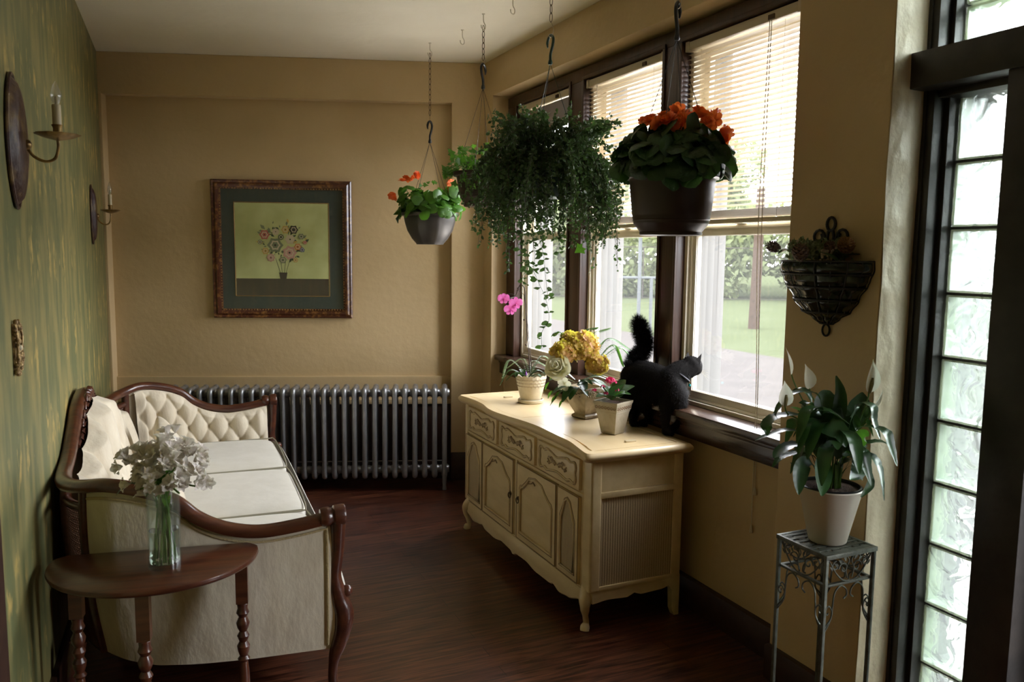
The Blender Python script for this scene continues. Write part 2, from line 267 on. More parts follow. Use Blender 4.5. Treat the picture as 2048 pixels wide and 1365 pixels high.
# ------------------------------------------------------------------ mesh builder
def catmull(P, n=8, closed=False):
    P = [V(p) for p in P]; out = []
    m = len(P)
    rng = range(m) if closed else range(m-1)
    for i in rng:
        p0 = P[(i-1) % m] if closed or i > 0 else P[0]*2-P[1]
        p1 = P[i]; p2 = P[(i+1) % m]
        p3 = P[(i+2) % m] if closed or i+2 < m else P[-1]*2-P[-2]
        for k in range(n):
            t = k/n
            out.append(0.5*((2*p1)+(p2-p0)*t+(2*p0-5*p1+4*p2-p3)*t*t+(3*p1-p0-3*p2+p3)*t**3))
    if not closed: out.append(P[-1].copy())
    return out
class MB:
    def __init__(s): s.v = []; s.f = []; s.m = []
    def add(s, vs, fs, mi=0):
        o = len(s.v); s.v.extend([tuple(v) for v in vs]); s.f.extend([tuple(i+o for i in f) for f in fs]); s.m.extend([mi]*len(fs)); return s
    def box(s, x0, x1, y0, y1, z0, z1, mi=0):
        vs = [(x, y, z) for z in (z0, z1) for y in (y0, y1) for x in (x0, x1)]
        return s.add(vs, [(0, 2, 3, 1), (4, 5, 7, 6), (0, 1, 5, 4), (2, 6, 7, 3), (0, 4, 6, 2), (1, 3, 7, 5)], mi)
    def obox(s, o, a, b, c, mi=0):     # box from corner o and three edge vectors
        o, a, b, c = V(o), V(a), V(b), V(c)
        vs = [o+i*a+j*b+k*c for k in (0, 1) for j in (0, 1) for i in (0, 1)]
        return s.add(vs, [(0, 2, 3, 1), (4, 5, 7, 6), (0, 1, 5, 4), (2, 6, 7, 3), (0, 4, 6, 2), (1, 3, 7, 5)], mi)
    def lathe(s, prof, c=(0, 0, 0), n=24, ax=None, mi=0, fn=None):
        c = V(c); ax = V(ax).normalized() if ax else V((0, 0, 1))
        t = V((1, 0, 0)) if abs(ax.x) < .9 else V((0, 1, 0)); u = (t-ax*t.dot(ax)).normalized(); w_ = ax.cross(u)
        vs = []; fs = []
        for j, (r, z) in enumerate(prof):
            for i in range(n):
                a = 2*PI*i/n; rr = fn(r, z, a) if fn else r
                vs.append(c+ax*z+(u*math.cos(a)+w_*math.sin(a))*rr)
        for j in range(len(prof)-1):
            for i in range(n):
                fs.append((j*n+i, j*n+(i+1) % n, (j+1)*n+(i+1) % n, (j+1)*n+i))
        if prof[0][0] > 1e-5: fs.append(tuple(range(n-1, -1, -1)))
        if prof[-1][0] > 1e-5: fs.append(tuple((len(prof)-1)*n+i for i in range(n)))
        return s.add(vs, fs, mi)
    def tube(s, pts, r, n=8, closed=False, caps=True, mi=0):
        pts = [V(p) for p in pts]; L = len(pts)
        rs = r if isinstance(r, (list, tuple)) else [r]*L
        t0 = (pts[1]-pts[0]).normalized(); ref = V((0, 0, 1)) if abs(t0.z) < .9 else V((1, 0, 0))
        nrm = (ref-t0*ref.dot(t0)).normalized(); vs = []; fs = []
        for i in range(L):
            if closed: t = pts[(i+1) % L]-pts[(i-1) % L]
            else: t = pts[min(i+1, L-1)]-pts[max(i-1, 0)]
            t = t.normalized() if t.length > 1e-9 else t0
            nrm = nrm-t*nrm.dot(t); nrm = nrm.normalized() if nrm.length > 1e-6 else t.orthogonal().normalized()
            b = t.cross(nrm)
            for k in range(n):
                a = 2*PI*k/n; vs.append(pts[i]+(nrm*math.cos(a)+b*math.sin(a))*rs[i])
        for i in range(L if closed else L-1):
            for k in range(n):
                j = (i+1) % L
                fs.append((i*n+k, i*n+(k+1) % n, j*n+(k+1) % n, j*n+k))
        if caps and not closed:
            fs.append(tuple(range(n-1, -1, -1))); fs.append(tuple((L-1)*n+k for k in range(n)))
        return s.add(vs, fs, mi)
    def sweep(s, pts, prof, up=(0, 0, 1), closed=False, mi=0, scale=None):
        pts = [V(p) for p in pts]; L = len(pts); n = len(prof); up = V(up); vs = []; fs = []
        for i in range(L):
            t = (pts[(i+1) % L]-pts[(i-1) % L]) if closed else (pts[min(i+1, L-1)]-pts[max(i-1, 0)])
            t.normalize(); sd = t.cross(up).normalized(); u2 = sd.cross(t); k = scale[i] if scale else 1
            for a, b in prof: vs.append(pts[i]+sd*a*k+u2*b*k)
        for i in range(L if closed else L-1):
            j = (i+1) % L
            for k in range(n): fs.append((i*n+k, i*n+(k+1) % n, j*n+(k+1) % n, j*n+k))
        if not closed: fs.append(tuple(range(n-1, -1, -1))); fs.append(tuple((L-1)*n+k for k in range(n)))
        return s.add(vs, fs, mi)
    def grid(s, fn, nu, nv, closeu=False, mi=0):
        vs = [fn(i/nu, j/nv) for i in range(nu+(0 if closeu else 1)) for j in range(nv+1)]; k = nv+1; fs = []
        w_ = nu if closeu else nu+1
        for i in range(nu):
            for j in range(nv):
                a = i*k+j; b = ((i+1) % w_)*k+j; fs.append((a, b, b+1, a+1))
        return s.add(vs, fs, mi)
    def prism(s, poly, o, ax, ay, depth, mi=0):   # polygon in the plane (ax, ay) through o, extruded by the vector depth
        o, ax, ay, dp = V(o), V(ax), V(ay), V(depth); n = len(poly)
        vs = [o+ax*p[0]+ay*p[1] for p in poly]; vs += [v+dp for v in vs]
        fs = [tuple(range(n-1, -1, -1)), tuple(range(n, 2*n))]+[(i, (i+1) % n, (i+1) % n+n, i+n) for i in range(n)]
        return s.add(vs, fs, mi)
    def ball(s, c, r, n=10, m=7, mi=0, sc=(1, 1, 1), rot=None):
        c = V(c); vs = []; fs = []
        for j in range(m+1):
            th = PI*j/m
            for i in range(n):
                a = 2*PI*i/n; p = V((math.sin(th)*math.cos(a)*sc[0], math.sin(th)*math.sin(a)*sc[1], math.cos(th)*sc[2]))*r
                if rot: p = rot @ p
                vs.append(c+p)
        for j in range(m):
            for i in range(n): fs.append((j*n+i, (j+1)*n+i, (j+1)*n+(i+1) % n, j*n+(i+1) % n))
        return s.add(vs, fs, mi)
    def blade(s, pts, widths, nrm=(0, 0, 1), fold=0.0, mi=0, wav=0.0):   # leaf along a centre line
        pts = [V(p) for p in pts]; L = len(pts); nrm = V(nrm); vs = []; fs = []
        for i in range(L):
            t = (pts[min(i+1, L-1)]-pts[max(i-1, 0)]).normalized(); sd = t.cross(nrm)
            if sd.length < 1e-4: sd = t.orthogonal()
            sd.normalize(); u2 = sd.cross(t); w_ = widths[i]; q = wav*math.sin(i*2.4)*w_
            vs += [pts[i]-sd*w_+u2*(fold*w_+q), pts[i]-sd*w_*.5+u2*fold*w_*.35, pts[i], pts[i]+sd*w_*.5+u2*fold*w_*.35, pts[i]+sd*w_+u2*(fold*w_-q)]
        for i in range(L-1):
            for k in range(4): fs.append((i*5+k, i*5+k+1, (i+1)*5+k+1, (i+1)*5+k))
        return s.add(vs, fs, mi)
    def build(s, name, m, parent=None, smooth=40, bevel=0.0, seg=2, off=None, solid=0.0, kind=None, label=None):
        me = bpy.data.meshes.new(name)
        vs = s.v if off is None else [(a-off[0], b-off[1], c-off[2]) for a, b, c in s.v]
        me.from_pydata(vs, [], s.f)
        mats = m if isinstance(m, (list, tuple)) else [m]
        for q in mats: me.materials.append(q)
        if len(mats) > 1: me.polygons.foreach_set('material_index', s.m)
        bm = bmesh.new(); bm.from_mesh(me)
        bmesh.ops.recalc_face_normals(bm, faces=bm.faces)
        if bevel:
            es = [e for e in bm.edges if len(e.link_faces) == 2 and e.calc_face_angle(0) > R(35)]
            bmesh.ops.bevel(bm, geom=es, offset=bevel, segments=seg, profile=.6, affect='EDGES', clamp_overlap=True)
        bm.to_mesh(me); bm.free()
        if smooth: me.shade_smooth(); me.set_sharp_from_angle(angle=R(smooth))
        me.update()
        o = bpy.data.objects.new(name, me); C.objects.link(o)
        if parent: o.parent = parent
        if solid:
            md = o.modifiers.new('thickness', 'SOLIDIFY'); md.thickness = solid; md.offset = 0
        if kind: o['kind'] = kind
        if label: o['label'] = label
        return o
def tag(o, label, cat, group=None):
    o['label'] = label; o['category'] = cat
    if group: o['group'] = group
    return o
def thing(name, label, cat, loc=(0, 0, 0), rotz=0.0, group=None):
    o = bpy.data.objects.new(name, None); C.objects.link(o); o.location = loc; o.rotation_euler = (0, 0, rotz)
    o.empty_display_size = .05
    return tag(o, label, cat, group)
def struct(o): o['kind'] = 'structure'; return o
def copy_tree(o, parent=None):
    c = o.copy(); C.objects.link(c)
    if parent: c.parent = parent
    for ch in list(o.children): copy_tree(ch, c)
    return c
def wave(u, knots):
    for (a, x), (b, y) in zip(knots, knots[1:]):
        if a <= u <= b:
            t = (u-a)/(b-a); t = t*t*(3-2*t); return x+(y-x)*t
    return knots[-1][1] if u > knots[-1][0] else knots[0][1]
def rv(a=1.0): return V((rnd.uniform(-a, a), rnd.uniform(-a, a), rnd.uniform(-a, a)))

# ------------------------------------------------------------------ the room
TH = R(19.6); BV = V((math.cos(TH), -math.sin(TH), 0)); BN = V((math.sin(TH), math.cos(TH), 0)); BC = V((2.12, 5.12, 0)); ZC = 2.865
def BW(a, o, z): return BC+BV*a+BN*o+V((0, 0, z))
def bwbox(mb, a0, a1, o0, o1, z0, z1, mi=0): return mb.obox(BW(a0, o0, z0), BV*(a1-a0), BN*(o1-o0), V((0, 0, z1-z0)), mi)
def LX(y): return -.24+.035*(y-5.95)
LD = V((.035, 1, 0)).normalized(); LN = V((LD.y, -LD.x, 0))
def LW(y, o, z): return V((LX(y), y, z))+LN*o

poly = [(-.52, -1.6), (2.6, -1.6), (2.6, 5.3), (2.3, 5.3), (-.28, 6.22)]
struct(MB().prism(poly, (0, 0, -.12), (1, 0, 0), (0, 1, 0), (0, 0, .12)).build('floor', M['floor'], smooth=0))
poly2 = [(-.9, -1.75), (2.62, -1.75), (2.62, 5.4), (2.3, 5.5), (-.6, 6.6)]
struct(MB().prism(poly2, (0, 0, ZC), (1, 0, 0), (0, 1, 0), (0, 0, .12)).build('ceiling', M['ceil'], smooth=0))
# left wall with wallpaper
mb = MB(); mb.obox(LW(-1.6, -.15, 0), LD*7.9, LN*.15, (0, 0, ZC)); struct(mb.build('wall_left', M['wallpaper'], smooth=0))
# back wall with shallow niche between beam and pilasters
mb = MB(); bwbox(mb, -2.85, .45, .075, .25, 0, ZC); bwbox(mb, -2.85, .45, 0, .08, 2.60, ZC); bwbox(mb, -.22, .45, 0, .08, 0, 2.61); bwbox(mb, -2.62, -2.485, -.004, .08, 0, 2.61)
bwbox(mb, -2.49, -.21, .055, .08, .56, .735)
struct(mb.build('wall_back', M['tan'], smooth=0, bevel=.006))
mb = MB(); mb.box(-.7, 2.6, -1.75, -1.6, 0, ZC); struct(mb.build('wall_front', M['tan'], smooth=0))
# right wall
W = [(2.34, 3.06), (3.21, 3.95), (4.12, 4.83)]     # window openings along y, nearest first
Z0, Z1 = .912, 2.55
mb = MB()
mb.box(2.12, 2.5, 1.83, 5.3, 2.632, ZC)             # band above the windows
mb.box(2.12, 2.5, 1.83, 2.235, 0, 2.64)             # pier
mb.box(2.12, 2.5, 4.977, 5.35, 0, 2.64)             # far return
mb.box(2.22, 2.5, 2.23, 4.98, 0, Z0-.01)            # below the sill
mb.box(2.28, 2.5, 2.23, 4.98, Z1, 2.64)
for a, b in ((2.23, 2.34), (3.06, 3.21), (3.95, 4.12), (4.83, 4.98)): mb.box(2.28, 2.5, a, b, Z0-.02, Z1+.01)
mb.box(2.265, 2.6, -1.6, 1.835, 2.62, ZC)
mb.box(2.265, 2.6, -1.6, .55, 0, 2.63)
struct(mb.build('wall_right', M['tan'], smooth=0, bevel=.004))
# rough plaster reveal at the end of the pier
def rv_f(u, v):
    z = v*2.64; x = 2.118+u*.155
    n = noise.noise(V((x*9, z*2.2, 1.3)))*.006+noise.noise(V((x*30, z*9, 4)))*.003
    e = noise.noise(V((0, z*3, 8)))*.008*(1-u)
    return V((x+e, 1.824+n*.8, z))
struct(MB().grid(rv_f, 20, 200).build('trim_1', M['reveal'], smooth=60))
# window casing: head, jambs, mullions
mb = MB()
mb.box(2.23, 2.29, 2.238, 4.975, Z1, 2.618)
for a, b in ((2.238, 2.34), (3.06, 3.21), (3.95, 4.12), (4.83, 4.975)): mb.box(2.23, 2.29, a, b, Z0, Z1)
cas = mb.build('trim_2', M['darkwood'], smooth=30, bevel=.004)
struct(cas)
mb = MB()                                            # stepped mouldings on the casing
for a, b in ((2.32, 2.34), (3.06, 3.08), (3.19, 3.21), (3.95, 3.97), (4.10, 4.12), (4.83, 4.85)): mb.box(2.222, 2.235, a, b, Z0, Z1)
for a, b in ((2.32, 3.08), (3.19, 3.97), (4.10, 4.85)): mb.box(2.222, 2.235, a, b, Z1, Z1+.02)
mb.build('moulding', M['darkwood'], cas, smooth=30, bevel=.003)
mb = MB(); mb.box(2.145, 2.36, 2.237, 4.975, Z0-.035, Z0); o = mb.build('trim_3', M['sillwood'], smooth=30, bevel=.006); struct(o)
mb = MB(); mb.box(2.185, 2.222, 2.237, 4.975, .785, Z0-.035); mb.box(2.178, 2.19, 2.237, 4.975, .855, Z0-.035); mb.build('apron', M['sillwood'], o, smooth=30, bevel=.003)
# baseboards
mb = MB(); mb.box(2.19, 2.222, 2.237, 4.97, 0, .14); struct(mb.build('baseboard_right', M['baseb'], smooth=30, bevel=.004))
mb = MB(); mb.box(2.095, 2.122, 1.83, 2.237, 0, .13); struct(mb.build('baseboard_pier', M['baseb'], smooth=30, bevel=.004))
mb = MB(); bwbox(mb, -2.44, -.22, .045, .076, 0, .54); bwbox(mb, -.22, .05, -.02, .002, 0, .2); struct(mb.build('baseboard_back', M['baseb'], smooth=30, bevel=.004))
mb = MB(); bwbox(mb, -2.44, -.22, .03, .076, .54, .575); struct(mb.build('trim_4', M['tan'], smooth=30, bevel=.004))
mb = MB(); mb.obox(LW(2.3, 0.0, 0), LD*3.7, LN*.02, (0, 0, .14)); struct(mb.build('baseboard_left', M['baseb'], smooth=30, bevel=.003))
mb = MB(); mb.obox(LW(2.12, 0, 0), LD*.16, LN*.02, (0, 0, 2.2)); struct(mb.build('trim_5', M['baseb'], smooth=30, bevel=.004))

# windows: vinyl double-hung units
def ring(mb, x0, x1, y0, y1, z0, z1, w_, wt=None, wb=None):
    wt = wt or w_; wb = wb or w_
    mb.box(x0, x1, y0, y0+w_, z0, z1); mb.box(x0, x1, y1-w_, y1, z0, z1)
    mb.box(x0, x1, y0+w_, y1-w_, z0, z0+wb); mb.box(x0, x1, y0+w_, y1-w_, z1-wt, z1)
for i, (a, b) in enumerate(W):
    mb = MB()
    ring(mb, 2.275, 2.345, a, b, Z0, Z1, .022, .03, .018)
    wo = struct(mb.build('window_%d' % (i+1), M['vinyl'], smooth=30, bevel=.002))
    mb = MB(); ring(mb, 2.346, 2.385, a, b, Z0, Z1, .030, .035, .03); ring(mb, 2.385, 2.43, a, b, Z0, Z1, .022, .03, .03); ring(mb, 2.43, 2.50, a, b, Z0, Z1, .014, .02, .02)
    mb.build('outer_frame', M['outerdim'], wo, smooth=30, bevel=.002)  # outside part of the vinyl frame, darkened against the daylight
    mb = MB(); ring(mb, 2.295, 2.325, a+.022, b-.022, Z0+.018, 1.735, .038, .045, .045)
    ring(mb, 2.288, 2.297, a+.026, b-.026, Z0+.022, 1.728, .010)
    ring(mb, 2.30, 2.315, a+.055, b-.055, Z0+.058, 1.695, .008)
    mb.build('lower_sash', M['vinyl'], wo, smooth=30, bevel=.0015)
    mb = MB(); ring(mb, 2.335, 2.362, a+.022, b-.022, 1.69, Z1-.02, .038, .045, .045)
    mb.build('upper_sash', M['vinyl'], wo, smooth=30, bevel=.0015)
    mb = MB(); mb.box(2.307, 2.310, a+.058, b-.058, Z0+.06, 1.692); mb.build('lower_pane', M['pane'], wo, smooth=0)
    mb = MB(); mb.box(2.347, 2.350, a+.058, b-.058, 1.733, Z1-.063); mb.build('upper_pane', M['pane'], wo, smooth=0)
    mb = MB(); mb.box(2.275, 2.30, (a+b)/2-.03, (a+b)/2+.03, 1.735, 1.75); mb.build('sash_lock', M['vinyl'], wo, smooth=30, bevel=.002)

# glass-block sidelight, transom and dark frame
fr = MB()
fr.box(2.262, 2.60, 1.79, 1.835, 0, 2.64)          # jamb against the plaster
fr.box(2.255, 2.275, 1.812, 1.832, 0, 2.64)
fr.box(2.31, 2.60, 1.772, 1.80, 0, 2.64)
fr.box(2.19, 2.60, .55, 1.83, 2.122, 2.232)         # transom bar
fr.box(2.28, 2.60, .55, 1.80, 2.10, 2.13)
fr.box(2.262, 2.60, .55, 1.83, 2.585, 2.64)
fr.box(2.20, 2.60, 1.38, 1.514, 0, 2.13)            # post
fr.box(2.30, 2.60, 1.514, 1.54, 0, 2.12)
fr.box(2.262, 2.60, .50, .56, 0, 2.64)
fo = struct(fr.build('window_4', M['blackwood'], smooth=30, bevel=.004))
def glass_block(y0, y1, z0, z1, x0=2.345, x1=2.43):
    g = .004; mb = MB()
    if z1-z0 < .03: return
    mb.box(x0, x0+.008, y0+g, y1-g, z0+g, z1-g)
    o = mb.build('glass_block', M['block'], fo, smooth=60, bevel=.003, seg=2)
    MB().box(x1-.004, x1, y0+g, y1-g, z0+g, z1-g).build('outer_face', M['blockback'], o, smooth=0)
    m2 = MB(); q = .007
    for a0, a1, b0, b1 in ((y0+g, y0+g+q, z0+g, z1-g), (y1-g-q, y1-g, z0+g, z1-g), (y0+g+q, y1-g-q, z0+g, z0+g+q), (y0+g+q, y1-g-q, z1-g-q, z1-g)): m2.box(x0+.0085, x1-.0085, a0, a1, b0, b1)
    m2.build('glass_edge', M['blockside'], o, smooth=0)
    return o
zz = 2.112; k = 0
while zz > .02:
    lo = max(.0, zz-.2085); glass_block(1.543, 1.770, lo, zz); zz -= .2085
for yy in (1.770, 1.561, 1.352, 1.143, .934):
    glass_block(max(yy-.209, .57), yy, 2.236, 2.380); glass_block(max(yy-.209, .57), yy, 2.380, 2.586)
mb = MB()
zz = 2.112
while zz > .02: mb.box(2.352, 2.424, 1.540, 1.773, zz-.0042, zz+.0042); zz -= .2085
mb.build('mortar', M['blackwood'], fo, smooth=0)
mb = MB(); ring(mb, 2.33, 2.375, .56, 1.38, 0, 2.10, .10, .10, .30)
dr1 = struct(mb.build('door_1', M['blackwood'], smooth=30, bevel=.004)); MB().box(2.35, 2.354, .66, 1.28, .30, 2.0).build('door_pane', M['pane'], dr1, smooth=0)
MB().lathe([(0, 0), (.012, 0), (.012, .03), (.028, .045), (.028, .06), (0, .07)], (2.33, 1.33, 1.0), 16, ax=(-1, 0, 0)).build('door_knob', M['brass'], dr1)

# ------------------------------------------------------------------ outside
GZ = -.62
mb = MB(); mb.box(2.7, 120, -80, 160, GZ-.2, GZ); struct(mb.build('ground_lawn', M['lawn'], smooth=0))
dv = MB(); d0 = V((2.6, -14, GZ)); 
dv.obox((2.62, -40, GZ-.05), (9.9, 0, 0), (0, 110, 0), (0, 0, .062)); struct(dv.build('ground_drive', M['drive'], smooth=0))
struct(MB().box(2.62, 7.6, 2.4, 30, GZ-.05, GZ+.03).build('ground_bounce', M['bounce'], smooth=0))  # added strip below the view, bounces daylight up to the ceiling
def leafcloud(mb, c, rad, n, s, squash=(1, 1, 1)):
    for _ in range(n):
        d = rv(); 
        while d.length > 1: d = rv()
        d = d.normalized()*(d.length**.45)
        p = V(c)+V((d.x*rad*squash[0], d.y*rad*squash[1], d.z*rad*squash[2]))
        a = rv().normalized()*s*rnd.uniform(.6, 1.3); b = a.orthogonal().normalized()*s*rnd.uniform(.3, .7); b = Matrix.Rotation(rnd.uniform(0, 6), 3, a) @ b
        mb.add([p-a, p+b, p+a, p-b], [(0, 1, 2, 3)])
def make_tree(h, spread, seed, label, loc):
    rnd.seed(seed)
    t = thing('broadleaf_tree', label, 'tree', loc, 0, 'trees beyond the lawn')
    mb = MB(); mb.tube([(0, 0, 0), (.05, .1, h*.3), (-.1, .1, h*.6), (.1, 0, h*.9)], [.22, .17, .12, .04], 8)
    for k in range(7):
        a = rnd.uniform(0, 6.28); z = h*rnd.uniform(.3, .7); e = V((math.cos(a), math.sin(a), .7))*spread*.7
        mb.tube([(0, .1, z), V((0, .1, z))+e*.5, V((0, .1, z))+e+V((0, 0, .3))], [.08, .05, .02], 6)
    mb.build('trunk', M['bark'], t)
    mb = MB()
    for k in range(16):
        a = rnd.uniform(0, 6.28); q = rnd.uniform(0, .75)*spread; leafcloud(mb, (math.cos(a)*q, math.sin(a)*q, h*rnd.uniform(.28, .95)), spread*.45, 420, .24)
    mb.build('crown', M['treeleaf'], t, smooth=0)
    return t
t1 = make_tree(9, 3.4, 1, '', (0, 0, 0)); t2 = make_tree(7, 3.0, 2, '', (0, 0, 0))
spots = [(24, 43, .95), (17, 46, .95), (31, 39, .95), (38, 35, .95), (45, 31, .95), (29, 50, 1.0), (36.5, 45.5, 1.0), (44, 41.5, 1.0), (51, 37, 1.0), (21, 54, 1.0)]
for i, (x, y, s_) in enumerate(spots):
    src = t1 if i % 2 == 0 else t2
    o = src if i < 2 else copy_tree(src)
    o.location = (x, y, GZ-.05); o.scale = (s_, s_, s_); o.rotation_euler.z = i*1.3
    o['label'] = 'hazy green tree seen through the windows beyond the lawn'
# hedge thicket behind the fence
rnd.seed(5)
def PL(px, dist): d = ray(px, 520); d = V((d.x, d.y, 0)).normalized(); return V((0, 0, 0))+d*dist
hd = MB(); pa, pb = V((15.5, 40, 0)), V((45, 23, 0)); hv = pb-pa
for k in range(60):
    p = pa+hv*(k/59)+V((rnd.uniform(-.5, .5), rnd.uniform(0, 2), 0)); leafcloud(hd, (p.x, p.y, GZ+1.4+rnd.uniform(0, 2.2)), 1.9, 330, .22, (1, 1, 1.0))
tag(hd.build('thicket', M['treeleaf'], smooth=0), 'pale green thicket behind the wire fence beyond the lawn', 'hedge')['kind'] = 'stuff'
# chain-link fence
fn = thing('chain_link_fence', 'grey pipe and wire fence crossing the far lawn', 'fence', (pa.x, pa.y-1.6, GZ))
dirv = (hv/hv.length)
for k in range(13):
    p = hv*(k/12); mb = MB().tube([p, p+V((0, 0, 2.6))], .030, 8); mb.build('post', M['rust'], fn)
mb = MB(); mb.tube([V((0, 0, 2.6)), hv+V((0, 0, 2.6))], .022, 6); mb.build('rail', M['rust'], fn); mb = MB(); mb.tube([V((0, 0, .06)), hv+V((0, 0, .06))], .015, 6); mb.build('rail', M['rust'], fn)
mb = MB(); L = hv.length; st = .22; n = int(L/st)
for k in range(-12, n):
    for sg in (1, -1):
        a0, z0 = (k*st, 0.05) if sg > 0 else (k*st, 2.55); a1 = a0+2.5; z1 = 2.55 if sg > 0 else .05
        if a0 < 0: z0 += sg*(-a0); a0 = 0
        if a1 > L: z1 -= sg*(a1-L); a1 = L
        if a1 > a0: mb.tube([dirv*a0+V((0, 0, z0)), dirv*a1+V((0, 0, z1))], .003, 3, caps=False)
mb.build('wire_mesh', M['rust'], fn)['kind'] = 'stuff'
pp = PL(1513, 25.5)
mb = MB().tube([(0, 0, -.1), (.04, 0, 2), (.06, 0, 4.3)], [.17, .15, .13], 12); po = mb.build('utility_pole', M['polewood']); po.location = (pp.x, pp.y, GZ)
tag(po, 'brown wooden pole standing on the lawn behind the nearest window', 'pole')
pp = PL(1280, 22)
gp = thing('backstop_frame', 'pale steel pipe frame seen through the middle window', 'goal frame', (pp.x, pp.y, GZ))
q = V((1, -.42, 0)).normalized()
mb = MB(); mb.tube([(0, 0, 0), (0, 0, 4.1)], .05, 8); mb.build('post', M['galv'], gp)
mb = MB(); p2 = q*.33; mb.tube([p2, p2+V((0, 0, 1.6))], .045, 8); mb.build('post', M['galv'], gp)
mb = MB(); mb.tube([q*-1.7+V((0, 0, 1.6)), q*1.2+V((0, 0, 1.6))], .035, 8); mb.build('crossbar', M['galv'], gp); mb = MB(); mb.tube([q*-1.7+V((0, 0, 3.35)), q*1.2+V((0, 0, 3.35))], .035, 8); mb.build('crossbar', M['galv'], gp)
# ------------------------------------------------------------------ blinds
def make_blind(i, a, b, raised, label):
    t = thing('venetian_blind', label, 'blind', (2.262, (a+b)/2, 2.50), 0, 'venetian blinds at the windows')
    hw = (b-a)/2-.006
    mb = MB(); mb.box(-.022, .016, -hw, hw, .008, .044); mb.box(-.026, .018, hw-.025, hw, .003, .047); mb.box(-.026, .018, -hw, -hw+.025, .003, .047)
    mb.build('headrail', M['blindrail'], t, smooth=30, bevel=.002)
    mb = MB(); zs = []
    if raised:
        for k in range(34): zs.append(-.005-k*.0036)
        zb = zs[-1]-.012
    else:
        for k in range(34): zs.append(-.012-k*.0212)
        for k in range(8): zs.append(zs[-1]-.0035)
        zb = zs[-1]-.014
    for z in zs:
        def f(u, v):
            x = (v-.5)*.025; return V((x, (u-.5)*2*(hw-.004), z+.0022*(1-(2*v-1)**2)-x*.26+.0008*math.sin(u*9+z*40)))
        mb.grid(f, 4, 4)
    mb.build('slats', M['blind'], t, smooth=60)
    mb = MB(); mb.box(-.014, .014, -hw+.003, hw-.003, zb-.010, zb+.008); mb.build('bottom_rail', M['blindrail'], t, smooth=30, bevel=.003)
    for yy in (-hw+.10, hw-.10):
        mb = MB(); mb.tube([(-.0135, yy, 0), (-.0135, yy, zb)], .0007, 4); mb.tube([(.0135, yy, 0), (.0135, yy, zb)], .0007, 4); mb.build('ladder_cord', M['cord'], t)
    mb = MB(); yc = -hw+.16
    if i == 0:
        for dy, zl in ((0, -1.83), (.010, -1.99)):
            mb.tube(catmull([(-.026, yc+dy, .01), (-.030, yc+dy*2, -.8), (-.04, yc+dy-.03, -1.4), (-.05, yc+dy-.05, zl)], 6), .0017, 5)
        mb.build('pull_cord', M['cord'], t)
        for dy, zl in ((0, -1.83), (.010, -1.99)):
            mb = MB().lathe([(.002, .0), (.004, -.004), (.008, -.032), (.006, -.035), (0, -.035)], (-.05, yc+dy-.05, zl), 12); mb.build('tassel', M['cord'], t)
    else:
        mb.tube(catmull([(-.026, yc+.45, .01), (-.028, yc+.44, -.5), (-.03, yc+.43, -1.45)], 6), .0015, 5); mb.build('pull_cord', M['cord'], t)
    mb = MB(); mb.box(-.028, -.020, yc-.012, yc+.02, .012, .030); mb.build('cord_lock', M['bronzepull'], t, smooth=0)
make_blind(0, 2.34, 3.06, False, 'lowered cream blind with long cords in the window nearest the camera')
make_blind(1, 3.21, 3.95, False, 'lowered cream blind in the middle window above the yellow flowers')
make_blind(2, 4.12, 4.83, True, 'cream blind gathered up at the top of the farthest window')

# ------------------------------------------------------------------ radiator along the back wall
pitch = .0663; a1 = -.265; nsec = 30; o0 = -.258
rt = thing('radiator', 'long silver painted cast iron column radiator along the back wall', 'radiator', BW(a1-pitch*(nsec-1)/2, o0+.10, 0), -TH)
def section_mb():
    mb = MB(); zb, zt = .095, .690; path = []
    for yc in (-.083, 0, .083):
        mb.tube([(0, yc, zb+.03), (0, yc, zt-.03)], .0165, 10, caps=False)
    # top and bottom bulbs joining the columns
    for zc, sg in ((zt-.035, 1), (zb+.035, -1)):
        prof = catmull([(0, -.083, zc-.02*sg), (0, -.083, zc+.012*sg), (0, -.070, zc+.030*sg), (0, -.03, zc+.022*sg), (0, 0, zc+.026*sg), (0, .03, zc+.022*sg), (0, .070, zc+.030*sg), (0, .083, zc+.012*sg), (0, .083, zc-.02*sg)], 4)
        mb.tube(prof, [.0165+.004*math.sin(PI*k/(len(prof)-1)) for k in range(len(prof))], 10)
        mb.ball((0, -.083, zc+.010*sg), .0175, 10, 6)
        mb.lathe([(.0, -.033), (.024, -.033), (.030, -.02), (.030, .02), (.024, .033), (0, .033)], (0, -.01, zc), 14, ax=(1, 0, 0))
    return mb
sec = section_mb(); me0 = None
for k in range(nsec):
    if k == 0: o = sec.build('radiator_section', M['silver'], rt, smooth=50); me0 = o
    else: o = me0.copy(); C.objects.link(o)
    o.location = ((k-(nsec-1)/2)*pitch, 0, 0)
for k in (0, 13, 29):
    for yc in (-.083, .083):
        x = (k-(nsec-1)/2)*pitch
        MB().lathe([(.010, 0), (.016, .004), (.012, .03), (.0165, .10), (.0165, .13)], (x, yc, 0), 12).build('foot', M['silver'], rt)
hw = (nsec-1)/2*pitch
MB().tube([(-hw, -.055, .198), (hw, -.055, .198)], .004, 6).build('tie_rod', M['silver'], rt)
MB().tube([(-hw, 0, .655), (hw, 0, .655)], .022, 8).build('pipe', M['silver'], rt)

